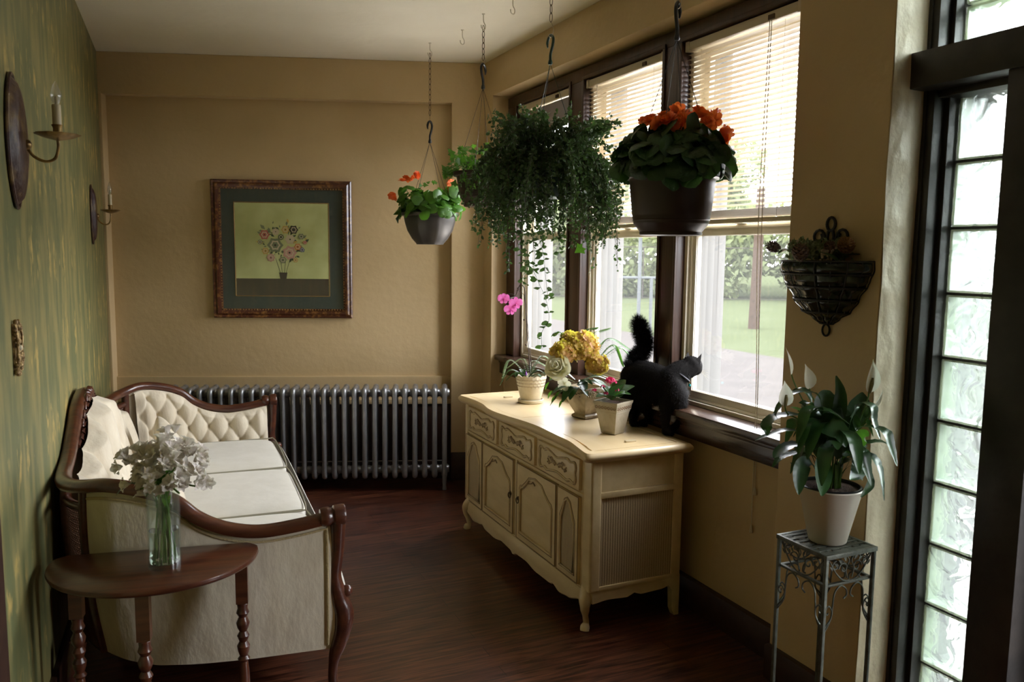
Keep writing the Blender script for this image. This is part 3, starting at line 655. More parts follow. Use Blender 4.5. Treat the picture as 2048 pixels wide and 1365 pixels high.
# ------------------------------------------------------------------ framed picture
pc = thing('framed_picture', 'square burl wood frame holding a green yellow flower print on the back wall', 'picture', BW(-1.363, .075, 1.606), -TH)
S = .465
def mitre(mb, half, wd, y0, y1, mi=0, prof=None):
    cs = [(-1, -1), (1, -1), (1, 1), (-1, 1)]
    prof = prof or [(0, y0), (0, y1), (wd, y1), (wd, y0)]
    vs = []; fs = []; n = len(prof)
    for cx, cz in cs:
        for w_, y in prof: vs.append((cx*(half-w_), y, cz*(half-w_)))
    for i in range(4):
        j = (i+1) % 4
        for k in range(n): fs.append((i*n+k, i*n+(k+1) % n, j*n+(k+1) % n, j*n+k))
    mb.add(vs, fs, mi)
mb = MB(); mitre(mb, S, .06, 0, 0, prof=[(0, -.002), (0, -.030), (.008, -.036), (.018, -.030), (.030, -.040), (.044, -.036), (.052, -.022), (.062, -.018), (.062, -.002)]); mb.build('frame', M['frame'], pc, smooth=50)
mb = MB()
for sd in range(4):
    for k in range(44):
        t_ = (k+.5)/44*2-1; q = (S-.056)
        p = [(t_*q, -q), (t_*q, q), (-q, t_*q), (q, t_*q)][sd]; mb.ball((p[0], -.024, p[1]), .0045, 6, 4)
mb.build('bead_trim', M['gilt'], pc)
MB().box(-S+.06, S-.06, -.012, -.004, -S+.06, S-.06).build('mat_board', M['matboard'], pc, smooth=0)
mb = MB(); px0, px1, pz0, pz1 = -.314, .306, -.312, .312
mb.box(px0, px1, -.0155, -.0125, pz0, pz1); pr = mb.build('print', M['print'], pc, smooth=0)
mb = MB(); ring_ = [(px0-.004, pz0-.004), (px1+.004, pz0-.004), (px1+.004, pz1+.004), (px0-.004, pz1+.004)]
for (x0, z0), (x1, z1) in zip(ring_, ring_[1:]+ring_[:1]): mb.tube([(x0, -.015, z0), (x1, -.015, z1)], .003, 5)
mb.build('gilt_fillet', M['gilt'], pc)
inks = [mat('ink_%s' % n_, c_, .7) for n_, c_ in (('rose', (.50, .12, .09)), ('pink', (.55, .30, .24)), ('orange', (.62, .22, .05)), ('ochre', (.58, .38, .08)), ('leaf', (.06, .09, .035)), ('sage', (.20, .23, .12)), ('blue', (.08, .12, .24)), ('umber', (.055, .04, .022)), ('cream', (.60, .50, .32)))]
rnd.seed(21); mb = MB()
mb.box(px0+.001, px1-.001, -.0158, -.0156, pz0, pz0+.115, 7)
def flat_flower(x, z, r, mi, n=7, lay=0, inner=8):
    y = -.0162-.0002*lay
    for rr, m_ in ((r, mi), (r*.66, inner), (r*.45, mi), (r*.16, 7)):
        pts = [V((x+math.cos(2*PI*k/(n*4))*rr*(1-.22*abs(math.sin(n*PI*k/(n*4)))), y, z+math.sin(2*PI*k/(n*4))*rr*(1-.22*abs(math.sin(n*PI*k/(n*4)))))) for k in range(n*4)]
        mb.add([V((x, y, z))]+pts, [(0, 1+k, 1+(k+1) % (n*4)) for k in range(n*4)], m_); y -= .00005
cx, cz = .0, .055
for k in range(90):
    a = rnd.uniform(0, 2*PI); q = rnd.uniform(.3, 1)
    x = cx+math.cos(a)*.155*q; z = cz+math.sin(a)*.13*q; l = rnd.uniform(.018, .035); d = V((math.cos(a+rnd.uniform(-.8, .8)), 0, math.sin(a+rnd.uniform(-.8, .8)))); nn = V((-d.z, 0, d.x))
    p = V((x, -.0160, z)); mb.add([p, p+d*l*.5+nn*l*.25, p+d*l, p+d*l*.5-nn*l*.25], [(0, 1, 2, 3)], rnd.choice((4, 4, 5, 5, 3)))
k = 0
for x, z, r, mi in ((-.12, .10, .036, 0), (-.05, .03, .055, 5), (.045, -.02, .050, 1), (.05, .07, .036, 8), (.10, .02, .026, 2), (.02, .135, .030, 3), (.075, .135, .032, 7), (-.045, .12, .026, 8), (-.115, -.01, .026, 3), (.13, .0, .018, 6), (.125, .09, .022, 5), (-.08, -.055, .030, 1), (0, -.07, .026, 5), (.085, -.07, .018, 3), (-.01, .085, .022, 4), (-.15, .05, .018, 5), (.15, .05, .014, 0)):
    flat_flower(x, z, r, mi, rnd.choice((6, 7, 8)), k); k += 1
for sx in (-.03, -.01, .012, .03):
    p0, p1 = V((sx*1.6, -.0158, -.06)), V((sx*.3, -.0158, -.19)); mb.add([p0+V((-.0015, 0, 0)), p0+V((.0015, 0, 0)), p1+V((.0015, 0, 0)), p1+V((-.0015, 0, 0))], [(0, 1, 2, 3)], 4)
mb.add([V((-.028, -.0165, -.155)), V((.028, -.0165, -.155)), V((.02, -.0165, -.202)), V((-.02, -.0165, -.202))], [(0, 1, 2, 3)], 7)
mb.build('painted_flowers', inks, pr, smooth=0)
MB().box(-S+.062, S-.062, -.0205, -.019, -S+.062, S-.062).build('glass', M['picglass'], pc, smooth=0)

# ------------------------------------------------------------------ wall sconces
def make_sconce(loc, h, label, s=1.0):
    # local: x out of the wall, y along it
    t = thing('wall_sconce', label, 'wall light', loc, -math.atan(.035), 'candle wall sconces')
    mb = MB(); n = 28
    def pl(u, v):
        a = u*2*PI; rz = .5*h*(.5+.5*v) if False else .5*h*v
        return V((.004+.034*math.sqrt(max(0, 1-v**3)), math.cos(a)*.066*v*(1-.25*abs(math.sin(a))**3)*s, math.sin(a)*rz))
    mb.grid(pl, 28, 8, True); mb.build('backplate', M['sconcewood'], t, smooth=60)
    mb = MB(); mb.tube([V((.006, math.cos(k/24*2*PI)*.069*s*(1-.25*abs(math.sin(k/24*2*PI))**3), math.sin(k/24*2*PI)*(.5*h+.004))) for k in range(24)], .006, 8, True); mb.build('rim', M['sconcewood'], t)
    mb = MB(); mb.ball((.036, 0, -.008), .016, 12, 8); mb.build('boss', M['brass'], t)
    mb = MB(); mb.tube(catmull([(.036, 0, -.014), (.055, 0, -.042), (.085, 0, -.055), (.110, 0, -.045), (.120, 0, -.015), (.120, 0, .012)], 6), .0045, 8); mb.build('arm', M['brass'], t)
    mb = MB(); mb.lathe([(.0, .008), (.012, .010), (.038, .016), (.058, .025), (.062, .028), (.057, .029), (.036, .022), (.012, .018), (.010, .022), (.013, .030), (.012, .045), (.016, .055), (.0135, .056), (.0, .05)], (.120, 0, 0), 24, fn=lambda r, z, a: r*(1+.05*math.cos(10*a)*(r > .04))); mb.build('drip_pan', M['brass'], t)
    mb = MB(); mb.lathe([(.0125, .05), (.0125, .112), (.0115, .115), (0, .115)], (.120, 0, 0), 18); mb.build('candle_sleeve', M['candle'], t)
    mb = MB(); mb.lathe([(.006, .112), (.009, .12), (.0145, .133), (.0155, .142), (.013, .155), (.007, .172), (.0015, .185), (0, .186)], (.120, 0, 0), 18); b_ = mb.build('bulb', M['bulb'], t)
    MB().lathe([(.004, .112), (.004, .135), (.0015, .14), (0, .14)], (.120, 0, 0), 8).build('filament_stem', M['candle'], b_)
    return t
make_sconce(LW(2.83, 0.002, 1.915), .385, 'nearer candle sconce with brass arm on the green wall, upper left', 1.5)
make_sconce(LW(5.13, 0.002, 1.79), .315, 'farther small candle sconce near the back corner of the green wall', .6).scale = (.82, 1, 1)
# gilt filigree plate
t = thing('filigree_plate', 'narrow ornate gold plate on the green wall below the nearer sconce', 'wall plate', LW(2.70, .001, 1.31), -math.atan(.035))
mb = MB(); rnd.seed(3)
mb.box(0, .006, -.035, .035, -.072, .072)
for k in range(46):
    y = rnd.uniform(-.036, .036); z = rnd.uniform(-.078, .078); mb.ball((.008, y, z), rnd.uniform(.005, .010), 8, 5)
for sg in (-1, 1):
    mb.tube(catmull([(.009, sg*.03, -.07), (.014, sg*.036, -.03), (.012, sg*.028, 0), (.014, sg*.036, .03), (.009, sg*.03, .07)], 5), .004, 6)
mb.build('plate', M['goldleaf'], t, smooth=60)
MB().ball((.010, 0, 0), .010, 10, 8).build('button', M['candle'], t)
# ------------------------------------------------------------------ settee  (local x = depth from the wall, y = along, away from camera +)
rnd.seed(11)
ST = thing('settee', 'cream tufted settee with carved dark wood frame along the green wall', 'sofa', (-.275, 3.955, 0), -R(2.5))
HALF = [(.000, .00, .965), (.000, .17, .940), (.000, .33, .865), (.000, .50, .795), (.006, .68, .775), (.030, .83, .785), (.085, .955, .800), (.175, 1.045, .820),
        (.285, 1.09, .805), (.385, 1.118, .765), (.455, 1.132, .705), (.54, 1.142, .662), (.65, 1.152, .640), (.78, 1.162, .650), (.90, 1.172, .672)]
hp = catmull(HALF, 8); NH = len(hp)
full = [V((p.x, -p.y, p.z)) for p in reversed(hp)]+hp[1:]; NF = len(full)
def railpt(u):
    t = u*(NF-1); i = min(int(t), NF-2); return full[i].lerp(full[i+1], t-i)
def inward(u):
    a = railpt(max(0, u-.004)); b = railpt(min(1, u+.004)); t = V((b.x-a.x, b.y-a.y, 0)).normalized()
    return V((t.y, -t.x, 0))       # towards the seat
# rail
prof = [(-.024, -.016), (-.028, 0), (-.022, .014), (-.008, .020), (.008, .022), (.022, .014), (.028, 0), (.022, -.018), (0, -.024)]
mb = MB(); mb.sweep(full, prof); mb.build('top_rail', M['mahog'], ST, smooth=50)
# scroll ends of the arms with collar
for sg in (-1, 1):
    e = V((.905, sg*1.172, .672)); mb = MB()
    mb.lathe([(0, -.02), (.030, -.018), (.034, -.006), (.034, .012), (.029, .018), (.029, .026), (.036, .030), (.038, .060), (.034, .068), (.012, .072), (0, .072)], (.872, e.y, .672), 20, ax=(1, 0, .05)); mb.build('arm_knuckle', M['mahog'], ST, smooth=50)
# carved crest: shell with scrolling leaves
mb = MB()
for k in range(9):
    a = PI*k/8; mb.tube(catmull([(.018, 0, .935), (.034, -math.cos(a)*.05, .945+math.sin(a)*.028), (.022, -math.cos(a)*.085, .950+math.sin(a)*.040)], 4), [.006, .008, .010, .011, .011, .010, .009, .009, .006][:9], 7)
for sg in (-1, 1):
    for q in range(4):
        yy = sg*(.09+q*.055); zz = .958-q*.026
        sp = [V((.028-.0, yy+sg*math.cos(t_*.55)*(.030-.0022*t_), zz-.01+math.sin(t_*.55)*(.030-.0022*t_))) for t_ in range(12)]
        mb.tube(sp, [.009-.0005*t_ for t_ in range(12)], 7)
    mb.tube(catmull([(.026, sg*.04, .935), (.03, sg*.13, .915), (.028, sg*.23, .868), (.026, sg*.33, .84), (.022, sg*.40, .815)], 6), .010, 7)
    for q in range(7):
        y0 = sg*(.06+q*.045); z0 = .93-q*.018
        mb.blade([(.030, y0, z0), (.040, y0+sg*.02, z0+.018), (.034, y0+sg*.05, z0+.024)], [.006, .013, .002], (1, 0, 0), .2)
def cfill(u, v):
    y = (u-.5)*.68; z0 = .80+.0*abs(y); top = wave(abs(y), [(0, .978), (.17, .948), (.33, .86), (.36, .80)]); return V((.004, y, .845-.10*abs(y)+(max(top, .85-.1*abs(y))-(.845-.10*abs(y)))*v))
mb.grid(cfill, 24, 3)
mb.build('carved_crest', M['mahogd'], ST, smooth=60)

# shells: outer panels and inner tufted surfaces
UJ = (NH-1+7*8)/(NF-1)          # junction peak (far side)
def u_of(k, far=True):          # k = index in HALF (may be fractional)
    q = (NH-1+k*8)/(NF-1); return q if far else 1-q
def outpt(u, v, thick=0.0):     # v 0 = under the rail, 1 = bottom
    p = railpt(u); n = inward(u); zt = p.z-.018; zb = .172+.05*max(0, (.30-p.x)/.3)
    z = zt+(zb-zt)*v
    return V((p.x, p.y, z))+n*(-.012*math.sin(PI*min(1, v*1.05))*min(1, .4+p.x*1.5)+.05*v*v*(1-.55*min(1, max(0, (p.x-.12)/.5)))+thick)
def patch(name, k0, k1, far, v0, v1, th, m, nu=40, nv=24, sol=.0):
    a, b = u_of(k0, far), u_of(k1, far)
    return MB().grid(lambda s_, t_: outpt(a+(b-a)*s_, v0+(v1-v0)*t_, th), nu, nv).build(name, m, ST, smooth=60, solid=sol)
for far in (False, True):
    patch('outer_arm_panel', 6.3, 14, far, 0, 1, 0.0, M['fabric'], 60, 30)
    # gimp trim round the outer panel
    a, b = u_of(6.4, far), u_of(13.8, far)
    pts = [outpt(a+(b-a)*k/40, .04, -.004) for k in range(41)]+[outpt(b, .04+.92*k/20, -.004) for k in range(1, 21)]
    MB().tube(pts, .005, 6).build('gimp_trim', M['gimp'], ST)
    # cane section with wooden stiles
    mb = MB()
    for k in (4.55, 6.2):
        uu = u_of(k, far); mb.tube([outpt(uu, j/12, .006) for j in range(13)], .020, 8)
    a, b = u_of(4.55, far), u_of(6.2, far)
    mb.tube([outpt(a+(b-a)*j/12, .62, .006) for j in range(13)], .018, 8)
    mb.tube([outpt(a+(b-a)*j/12, .09, .006) for j in range(13)], .016, 8)
    mb.tube([outpt(a+(b-a)*j/12, .98, .006) for j in range(13)], .020, 8)
    mb.build('cane_stile', M['mahog'], ST, smooth=60)
    mb = MB(); nn = 22; nz_ = 34
    def cp(s_, t_): return outpt(a+(b-a)*(.07+.86*s_), .11+.50*t_, .006)
    for k in range(nn+1): mb.tube([cp(k/nn, j/10) for j in range(11)], .0016, 3, caps=False)
    for k in range(nz_+1): mb.tube([cp(j/8, k/nz_) for j in range(9)], .0016, 3, caps=False)
    for k in range(-nz_, nn, 2):
        for sg in (1, -1):
            pts = []
            for j in range(nz_+1):
                s_ = (k+j*.62)/nn
                if sg < 0: s_ = 1-s_
                if 0 <= s_ <= 1: pts.append(cp(s_, j/nz_))
            if len(pts) > 1: mb.tube(pts, .0016, 3, caps=False)
    mb.build('cane_panel', M['cane'], ST, smooth=0)
    # wooden infill below the cane
    MB().grid(lambda s_, t_: outpt(a+(b-a)*s_, .62+.38*t_, .004), 16, 8).build('lower_panel', M['mahog'], ST, smooth=60, solid=.01)
a, b = u_of(4.55, False), u_of(4.55, True)
MB().grid(lambda s_, t_: outpt(a+(b-a)*s_, t_*.98, .0), 80, 10).build('back_panel', M['fabric'], ST, smooth=60)

def quilt(a_, z_, w_, h_):
    p = a_/w_+z_/h_; q = a_/w_-z_/h_
    s1 = abs(math.sin(PI*p)); s2 = abs(math.sin(PI*q))
    return .5*(s1**.6+s2**.6)-.32*math.exp(-((s1*s1+s2*s2)*9))
arc = [0.0]
for i in range(1, NF): arc.append(arc[-1]+(V((full[i].x, full[i].y, 0))-V((full[i-1].x, full[i-1].y, 0))).length)
def arcat(u): t = u*(NF-1); i = min(int(t), NF-2); return arc[i]+(arc[i+1]-arc[i])*(t-i)
def inner(u, v, th, depth, w_, h_, lean, zb=.40, edge0=0, edge1=1, chan=0):
    p = railpt(u); n = inward(u); zt = p.z-.022; z = zt+(zb-zt)*v
    s_ = arcat(u)-arc[-1]/2
    e = min(1, 7*v+.12)*min(1, abs(u-edge0)*60+.15)*min(1, abs(edge1-u)*60+.15)
    q = quilt(s_, z-.45+.0, w_, h_)
    if chan: q = .72*abs(math.sin(PI*s_/chan))**.6+.30*q; e = min(1, 14*v+.25)*min(1, abs(u-edge0)*60+.15)*min(1, abs(edge1-u)*60+.15)
    return V((p.x, p.y, z))+n*(th+depth*q*e+lean*v)
a, b = u_of(4.75, False), u_of(4.75, True)
MB().grid(lambda s_, t_: inner(a+(b-a)*s_, t_, .030, .092, .245, .36, .10, .40, a, b, .205), 320, 60).build('tufted_back', M['fabric'], ST, smooth=80)
for far in (False, True):
    a, b = u_of(6.55, far), u_of(13.8, far)
    MB().grid(lambda s_, t_: inner(a+(b-a)*s_, t_, .026, .040, .118, .20, .03, .40, min(a, b), max(a, b)), 150, 60).build('tufted_arm', M['fabric'], ST, smooth=80)
    # gimp along the inside edge
    pts = [inner(a+(b-a)*k/50, 0.02, .020, .02, .118, .20, .03, .40, -1, 2) for k in range(51)]
    MB().tube(pts, .0045, 5).build('gimp_trim', M['gimp'], ST)
    ac, bc = u_of(5.6, far), u_of(7.3, far)
# front posts / legs: cabriole with carved knee
for sg in (-1, 1):
    P = catmull([(.915, sg*1.172, .655), (.912, sg*1.168, .55), (.902, sg*1.160, .45), (.915, sg*1.158, .37), (.935, sg*1.158, .30), (.925, sg*1.155, .22), (.900, sg*1.15, .14), (.893, sg*1.15, .06), (.905, sg*1.155, .0)], 6)
    rs = [wave(p.z, [(0, .020), (.03, .018), (.10, .017), (.20, .028), (.30, .036), (.38, .030), (.46, .024), (.56, .024), (.66, .028)]) for p in P]
    mb = MB().tube(P, rs, 12)
    for q in range(5): mb.blade([(.944, sg*1.155+(q-2)*.009, .36-.005*abs(q-2)), (.962, sg*1.155+(q-2)*.010, .31), (.950, sg*1.155+(q-2)*.006, .24)], [.003, .005, .001], (1, 0, 0), .1)
    mb.ball((.945, sg*1.158, .385), .022, 10, 7)
    mb.build('front_leg', M['mahogd'], ST, smooth=60)
    mb = MB().tube([(.06, sg*.95, .25), (.04, sg*.97, .12), (.0, sg*.99, 0)], [.028, .022, .016], 8); mb.build('rear_leg', M['mahogd'], ST, smooth=60)
# seat frame and front apron
mb = MB(); FR = catmull([(.900, -1.14, .30), (.945, -1.03, .30), (.955, -.6, .30), (.955, 0, .30), (.955, .6, .30), (.945, 1.03, .30), (.900, 1.14, .30)], 8)
def fa(u, v):
    t = u*(len(FR)-1); i = min(int(t), len(FR)-2); p = FR[i].lerp(FR[i+1], t-i); return V((p.x+.030*math.sin(PI*v)**.8-.01, p.y, .235+.19*v))
MB().grid(fa, 60, 14).build('front_apron', M['seatfab'], ST, smooth=80)
mb = MB(); mb.sweep([V((p.x, p.y, .225)) for p in FR], [(-.018, -.022), (-.018, .02), (.018, .02), (.018, -.022)]); mb.build('seat_rail', M['mahog'], ST, smooth=40)
MB().prism([(.12, -.75), (.25, -.92), (.86, -1.07), (.86, 1.07), (.25, .92), (.12, .75)], (0, 0, .24), (1, 0, 0), (0, 1, 0), (0, 0, .14)).build('seat_deck', M['fabric'], ST, smooth=0)
# three loose seat cushions
def cushion(y0, y1, name='seat_cushion'):
    def sf(u, v):   # superellipsoid mapped
        th = (u-.5)*2*PI; ph = (v-.5)*PI
        def sp(c, e): return math.copysign(abs(c)**e, c)
        cx = sp(math.cos(ph), .28)*sp(math.cos(th), .18); cy_ = sp(math.cos(ph), .28)*sp(math.sin(th), .18); cz = sp(math.sin(ph), .45)
        yy = (y0+y1)/2+cy_*(y1-y0)/2*.997
        xb = .155; xf = .895+.02*(1-(yy/1.1)**2)
        x = (xb+xf)/2+cx*(xf-xb)/2
        # keep cushion corners inside the rounded back corners
        if abs(yy) > .8: x = max(x, xb+(abs(yy)-.8)*.42)
        return V((x, yy, .420+cz*.052*(1+.10*math.cos(th*1)*0)+.006*(1-((x-.52)/.4)**2)*(cz > 0)))
    o = MB().grid(sf, 96, 32, True).build(name, M['seatfab'], ST, smooth=80)
    xf = .885; 
    for z in (.463, .385):
        pts = catmull([(.30, y1-.008, z), (.60, y1-.006, z), (.86, y1-.008, z), (.905, y1-.03, z), (.915, (y0+y1)/2, z), (.905, y0+.03, z), (.86, y0+.008, z), (.60, y0+.006, z), (.30, y0+.008, z)], 6)
        MB().tube(pts, .0035, 5).build('piping', M['piping'], o)
for y0, y1 in ((-1.055, -.425), (-.425, .325), (.325, 1.04)): cushion(y0, y1)
# throw pillows
def pillow(name, label, loc, rot, w_, h_, th):
    def pf(u, v):
        a = (u-.5)*2*PI; b = (v-.5)*PI; r = abs(math.cos(b))
        c, s_ = math.cos(a), math.sin(a); k = 1/max(abs(c), abs(s_))**.85
        rr = r**.75; pinch = 1-.06*math.cos(2*a)**2
        x = c*k*rr*w_/2*pinch; y = s_*k*rr*h_/2*pinch
        return V((x, y, math.copysign(abs(math.sin(b))**1.1, b)*th/2*(1-.18*(abs(x)/w_*2)**3-.18*(abs(y)/h_*2)**3)+.004*math.sin(x*60+y*25)))
    o = MB().grid(pf, 72, 24, True).build(name, M['fabric'], None, smooth=80); o.matrix_world = Matrix.Translation(loc) @ rot.to_4x4()
    tag(o, label, 'pillow', 'cream throw pillows on the settee'); return o
def stl(x, y, z): return ST.matrix_world @ V((x, y, z))
bpy.context.view_layer.update()
rr = Matrix.Rotation(-R(2.5), 3, 'Z') @ Matrix.Rotation(R(66), 3, 'Y')
pillow('throw_pillow', 'cream throw pillow leaning at the far end of the tufted back', stl(.345, .40, .600), rr @ Matrix.Rotation(R(14), 3, 'Z'), .27, .27, .11)
pillow('throw_pillow', 'cream ruched pillow on the settee seen just behind the glass vase', stl(.345, -.62, .625), rr @ Matrix.Rotation(R(-5), 3, 'Z'), .30, .42, .12)

# ------------------------------------------------------------------ half-round side table
TB = thing('demilune_table', 'small dark mahogany half round table with turned legs beside the settee', 'table', (.0, 2.745, 0), -R(10.5))
HT = .615
def dm(w_, d_): return [(w_*math.cos(PI+PI*k/36), d_*math.sin(PI+PI*k/36)) for k in range(37)]
def demi(mb, w_, d_, z0, z1, back=.04):
    pts = dm(w_, d_); pts = [(-w_+.02, back)]+pts+[(w_-.02, back)]; mb.prism(pts, (0, 0, z0), (1, 0, 0), (0, 1, 0), (0, 0, z1-z0))
mb = MB()
lay = [(.300, .268, HT-.026), (.312, .280, HT-.020), (.316, .284, HT-.012), (.314, .282, HT-.004), (.306, .274, HT)]
vs = []; fs = []
for w_, d_, z in lay:
    for p in [(-w_*.90, .058), (-w_*.985, .035)]+dm(w_, d_)+[(w_*.985, .035), (w_*.90, .058)]: vs.append((p[0], p[1], z))
n = 41
for j in range(len(lay)-1):
    for i in range(n): fs.append((j*n+i, j*n+(i+1) % n, (j+1)*n+(i+1) % n, (j+1)*n+i))
fs.append(tuple(range(n-1, -1, -1))); fs.append(tuple((len(lay)-1)*n+i for i in range(n)))
mb.add(vs, fs); mb.build('tabletop', M['mahog'], TB, smooth=45)
mb = MB(); demi(mb, .240, .06, HT-.060, HT-.026, .03); mb.build('apron', M['mahog'], TB, smooth=40)
def turned_leg(x, y):
    pr = [(0, 0), (.012, 0), (.016, .02), (.010, .035), (.014, .06), (.019, .12), (.017, .20), (.013, .235), (.020, .245), (.013, .255), (.019, .275), (.021, .29), (.013, .305), (.020, .325), (.012, .34), (.019, .355), (.022, .37), (.013, .39), (.021, .405), (.016, .42), (.018, .435), (.012, .445)]
    mb = MB().lathe(pr, (x, y, 0), 16); mb.box(x-.019, x+.019, y-.019, y+.019, .44, HT-.024); return mb.build('leg', M['mahog'], TB, smooth=35, bevel=0)
for x, y in ((-.235, -.02), (.262, -.02), (.0, -.225)): turned_leg(x, y)
# ------------------------------------------------------------------ glass vase with alstroemeria
VL = V((.024, 2.640, HT)); 
VS = thing('glass_vase', 'clear cylindrical glass vase of water on the half round table', 'vase', VL)
h = .275; r_ = .047
MB().lathe([(0, 0), (r_, 0), (r_+.001, .01), (r_+.001, h*.5), (r_+.003, h-.004), (r_+.002, h), (r_, h), (r_-.003, h*.5), (r_-.003, .016), (0, .014)], (0, 0, 0), 40).build('glass_wall', M['clearglass'], VS, smooth=50)
MB().lathe([(0, .0165), (r_-.0036, .0165), (r_-.0036, .118), (0, .118)], (0, 0, 0), 36).build('water', M['water'], VS, smooth=50)
rnd.seed(31)
BQ = thing('alstroemeria_bouquet', 'bunch of white alstroemeria with pale pink flushed petals standing in the glass vase', 'bouquet', VL)
def astro(i, px, py, off, bx, by):
    head = vp(px, py, VL, off); base = VL+V((bx, by, .02)); nk = VL+V(((head-VL).x*.16, (head-VL).y*.16, .262))
    o0 = VL; path = catmull([base, base.lerp(nk, .5)+V((rnd.uniform(-.006, .006), rnd.uniform(-.006, .006), 0)), nk, head-V((0, 0, .03))], 6)
    t = MB().tube(path, .0028, 6).build('flower_stem', M['stemg'], BQ, off=o0)
    mb = MB()
    for k in range(6):
        f = rnd.uniform(.35, .92); p = path[int(f*(len(path)-1))]; a = rnd.uniform(0, 6.28); ln = rnd.uniform(.04, .07); dd = V((math.cos(a), math.sin(a), 0))
        if f < .8: dd = dd*.25+V((0, 0, .4))
        tip = p+dd*ln+V((0, 0, .015)); 
        mb.blade([p, p.lerp(tip, .5)+V((0, 0, .008)), tip], [.002, .008, .001], (0, 0, 1), .2)
    mb.build('leaf', M['leafm'], t, off=o0)
    out = (head-VL-V((0, 0, .22))); out.normalize()
    for q in range(7):
        c = head+rv(.025); ax = (out+rv(.75)).normalized(); mb = MB(); u_ = ax.orthogonal().normalized()
        for k in range(6):
            d = Matrix.Rotation(2*PI*k/6+rnd.uniform(-.15, .15), 3, ax) @ u_; L_ = rnd.uniform(.021, .027); sp = .45 if k % 2 else .62
            p1 = c+ax*.010+d*L_*.3; p2 = c+ax*.024+d*L_*sp; p3 = c+ax*.026+d*L_*(sp+.4)
            mb.blade([c, p1, p2, p3], [.002, .0060 if k % 2 else .0080, .0080 if k % 2 else .0105, .003], ax, .25)
        for k in range(4): mb.tube([c, c+ax*.028+rv(.007)], .0007, 4)
        mb.build('blossom', M['lilyw'], t, smooth=60, off=o0)
heads = [(262, 925, .0), (275, 962, -.03), (300, 905, .03), (312, 945, -.04), (330, 900, .0), (345, 930, -.03), (360, 905, .04), (375, 945, -.01), (388, 925, .03), (320, 975, -.045), (358, 968, -.04), (395, 955, .0), (290, 975, .0), (340, 885, .05), (300, 930, -.01), (345, 955, .03)]
for i, (x, y, o_) in enumerate(heads):
    a = i*2.4; astro(i, x, y, o_, math.cos(a)*.030, math.sin(a)*.030)
t = BQ
pp = [VL+V((-.01, 0, .24)), vp(270, 968, VL, -.01), vp(250, 972, VL, -.01), vp(238, 985, VL, -.01), vp(233, 992, VL, -.01)]
MB().blade(catmull(pp, 4), [.002+.008*math.sin(PI*min(1, k/16+.02)) for k in range(17)], (0, 0, 1), .15).build('leaf', M['leafd'], t, off=VL)
# ------------------------------------------------------------------ sideboard (front faces -x, near end at low y)
DX, DY = 1.885, 3.52
SB = thing('sideboard', 'antique cream sideboard with carved drawers and arched doors under the windows', 'sideboard', (DX, DY, 0)); SO = (DX, DY, 0)
XF, XB, Y0, Y1 = 1.655, 2.115, 2.80, 4.24
ZT = .785
edge = [(2.768, 1.640), (2.775, 1.617), (2.80, 1.611), (2.89, 1.628), (3.0, 1.648), (3.12, 1.652), (3.26, 1.656), (3.38, 1.655), (3.50, 1.640), (3.62, 1.618), (3.74, 1.603), (3.84, 1.607), (3.95, 1.626), (4.05, 1.630), (4.14, 1.624), (4.235, 1.611), (4.268, 1.617), (4.274, 1.640)]
ed = catmull([(x, y, 0) for y, x in edge], 5)
outl = [(p.x, p.y) for p in ed]+[(2.143, 4.274), (2.143, 2.768)]
def outline_layer(ins, z):
    cx = 1.88; out = []
    for x, y in outl: out.append((x+ins*(1 if x < cx else -1), DY+(y-DY)*(1-ins/.75), z))
    return out
mb = MB(); lays = [(.022, .742), (.012, .746), (.008, .752), (.003, .757), (.0, .764), (.001, .772), (.006, .779), (.012, ZT), (.050, ZT), (.052, ZT-.006)]
vs = []; fs = []; n = len(outl)
for ins, z in lays: vs += outline_layer(ins, z)
for j in range(len(lays)-1):
    for i in range(n): fs.append((j*n+i, j*n+(i+1) % n, (j+1)*n+(i+1) % n, (j+1)*n+i))
fs.append(tuple(range(n-1, -1, -1))); fs.append(tuple((len(lays)-1)*n+i for i in range(n)))
mb.add(vs, fs); mb.build('top', M['creamtop'], SB, smooth=35, off=SO)
def fx(y):
    return min((abs(b-y), a) for a, b in outl[:-2] if 2.79 < b < 4.25)[1]
def lid(y0, y1, nm):
    m2 = MB(); poly_ = [(1.70, y0), (2.088, y0), (2.088, y1), (1.70, y1)]
    poly_ = [(fx(y)+.0535, y) for y in [y0+(y1-y0)*k/28 for k in range(29)]][::-1]+[(2.088, y0), (2.088, y1)]
    m2.prism(poly_, (0, 0, ZT-.0065), (1, 0, 0), (0, 1, 0), (0, 0, .0055)); o = m2.build(nm, M['creamtop'], SB, smooth=30, off=SO); return o
l1 = lid(2.825, 3.545, 'lid'); l2 = lid(3.549, 4.215, 'lid')
for l_, (x, y) in ((l1, (1.905, 2.905)), (l2, (1.850, 4.085))):
    m2 = MB(); m2.box(x-.026, x+.026, y-.008, y+.008, ZT-.001, ZT+.007); m2.build('lift_tab', M['candle'], l_, off=SO, smooth=30, bevel=.002)
# carcass
mb = MB(); mb.box(XF+.012, XB-.004, Y0+.012, Y1-.012, .165, .745); mb.build('body', M['cream'], SB, smooth=0, off=SO)
# corner posts, rounded with groove
for y, nm in ((Y0+.032, 1), (Y1-.010, 0)):
    m2 = MB(); hw_ = .034 if nm else .016
    m2.box(XF-.004, XF+.05, y-hw_, y+hw_, .172, .745); m2.build('corner_post', M['cream'], SB, smooth=35, bevel=.013, seg=4, off=SO)
MB().box(XB-.045, XB, Y0, Y0+.03, .14, .745).build('rear_post', M['cream'], SB, smooth=30, bevel=.004, off=SO)
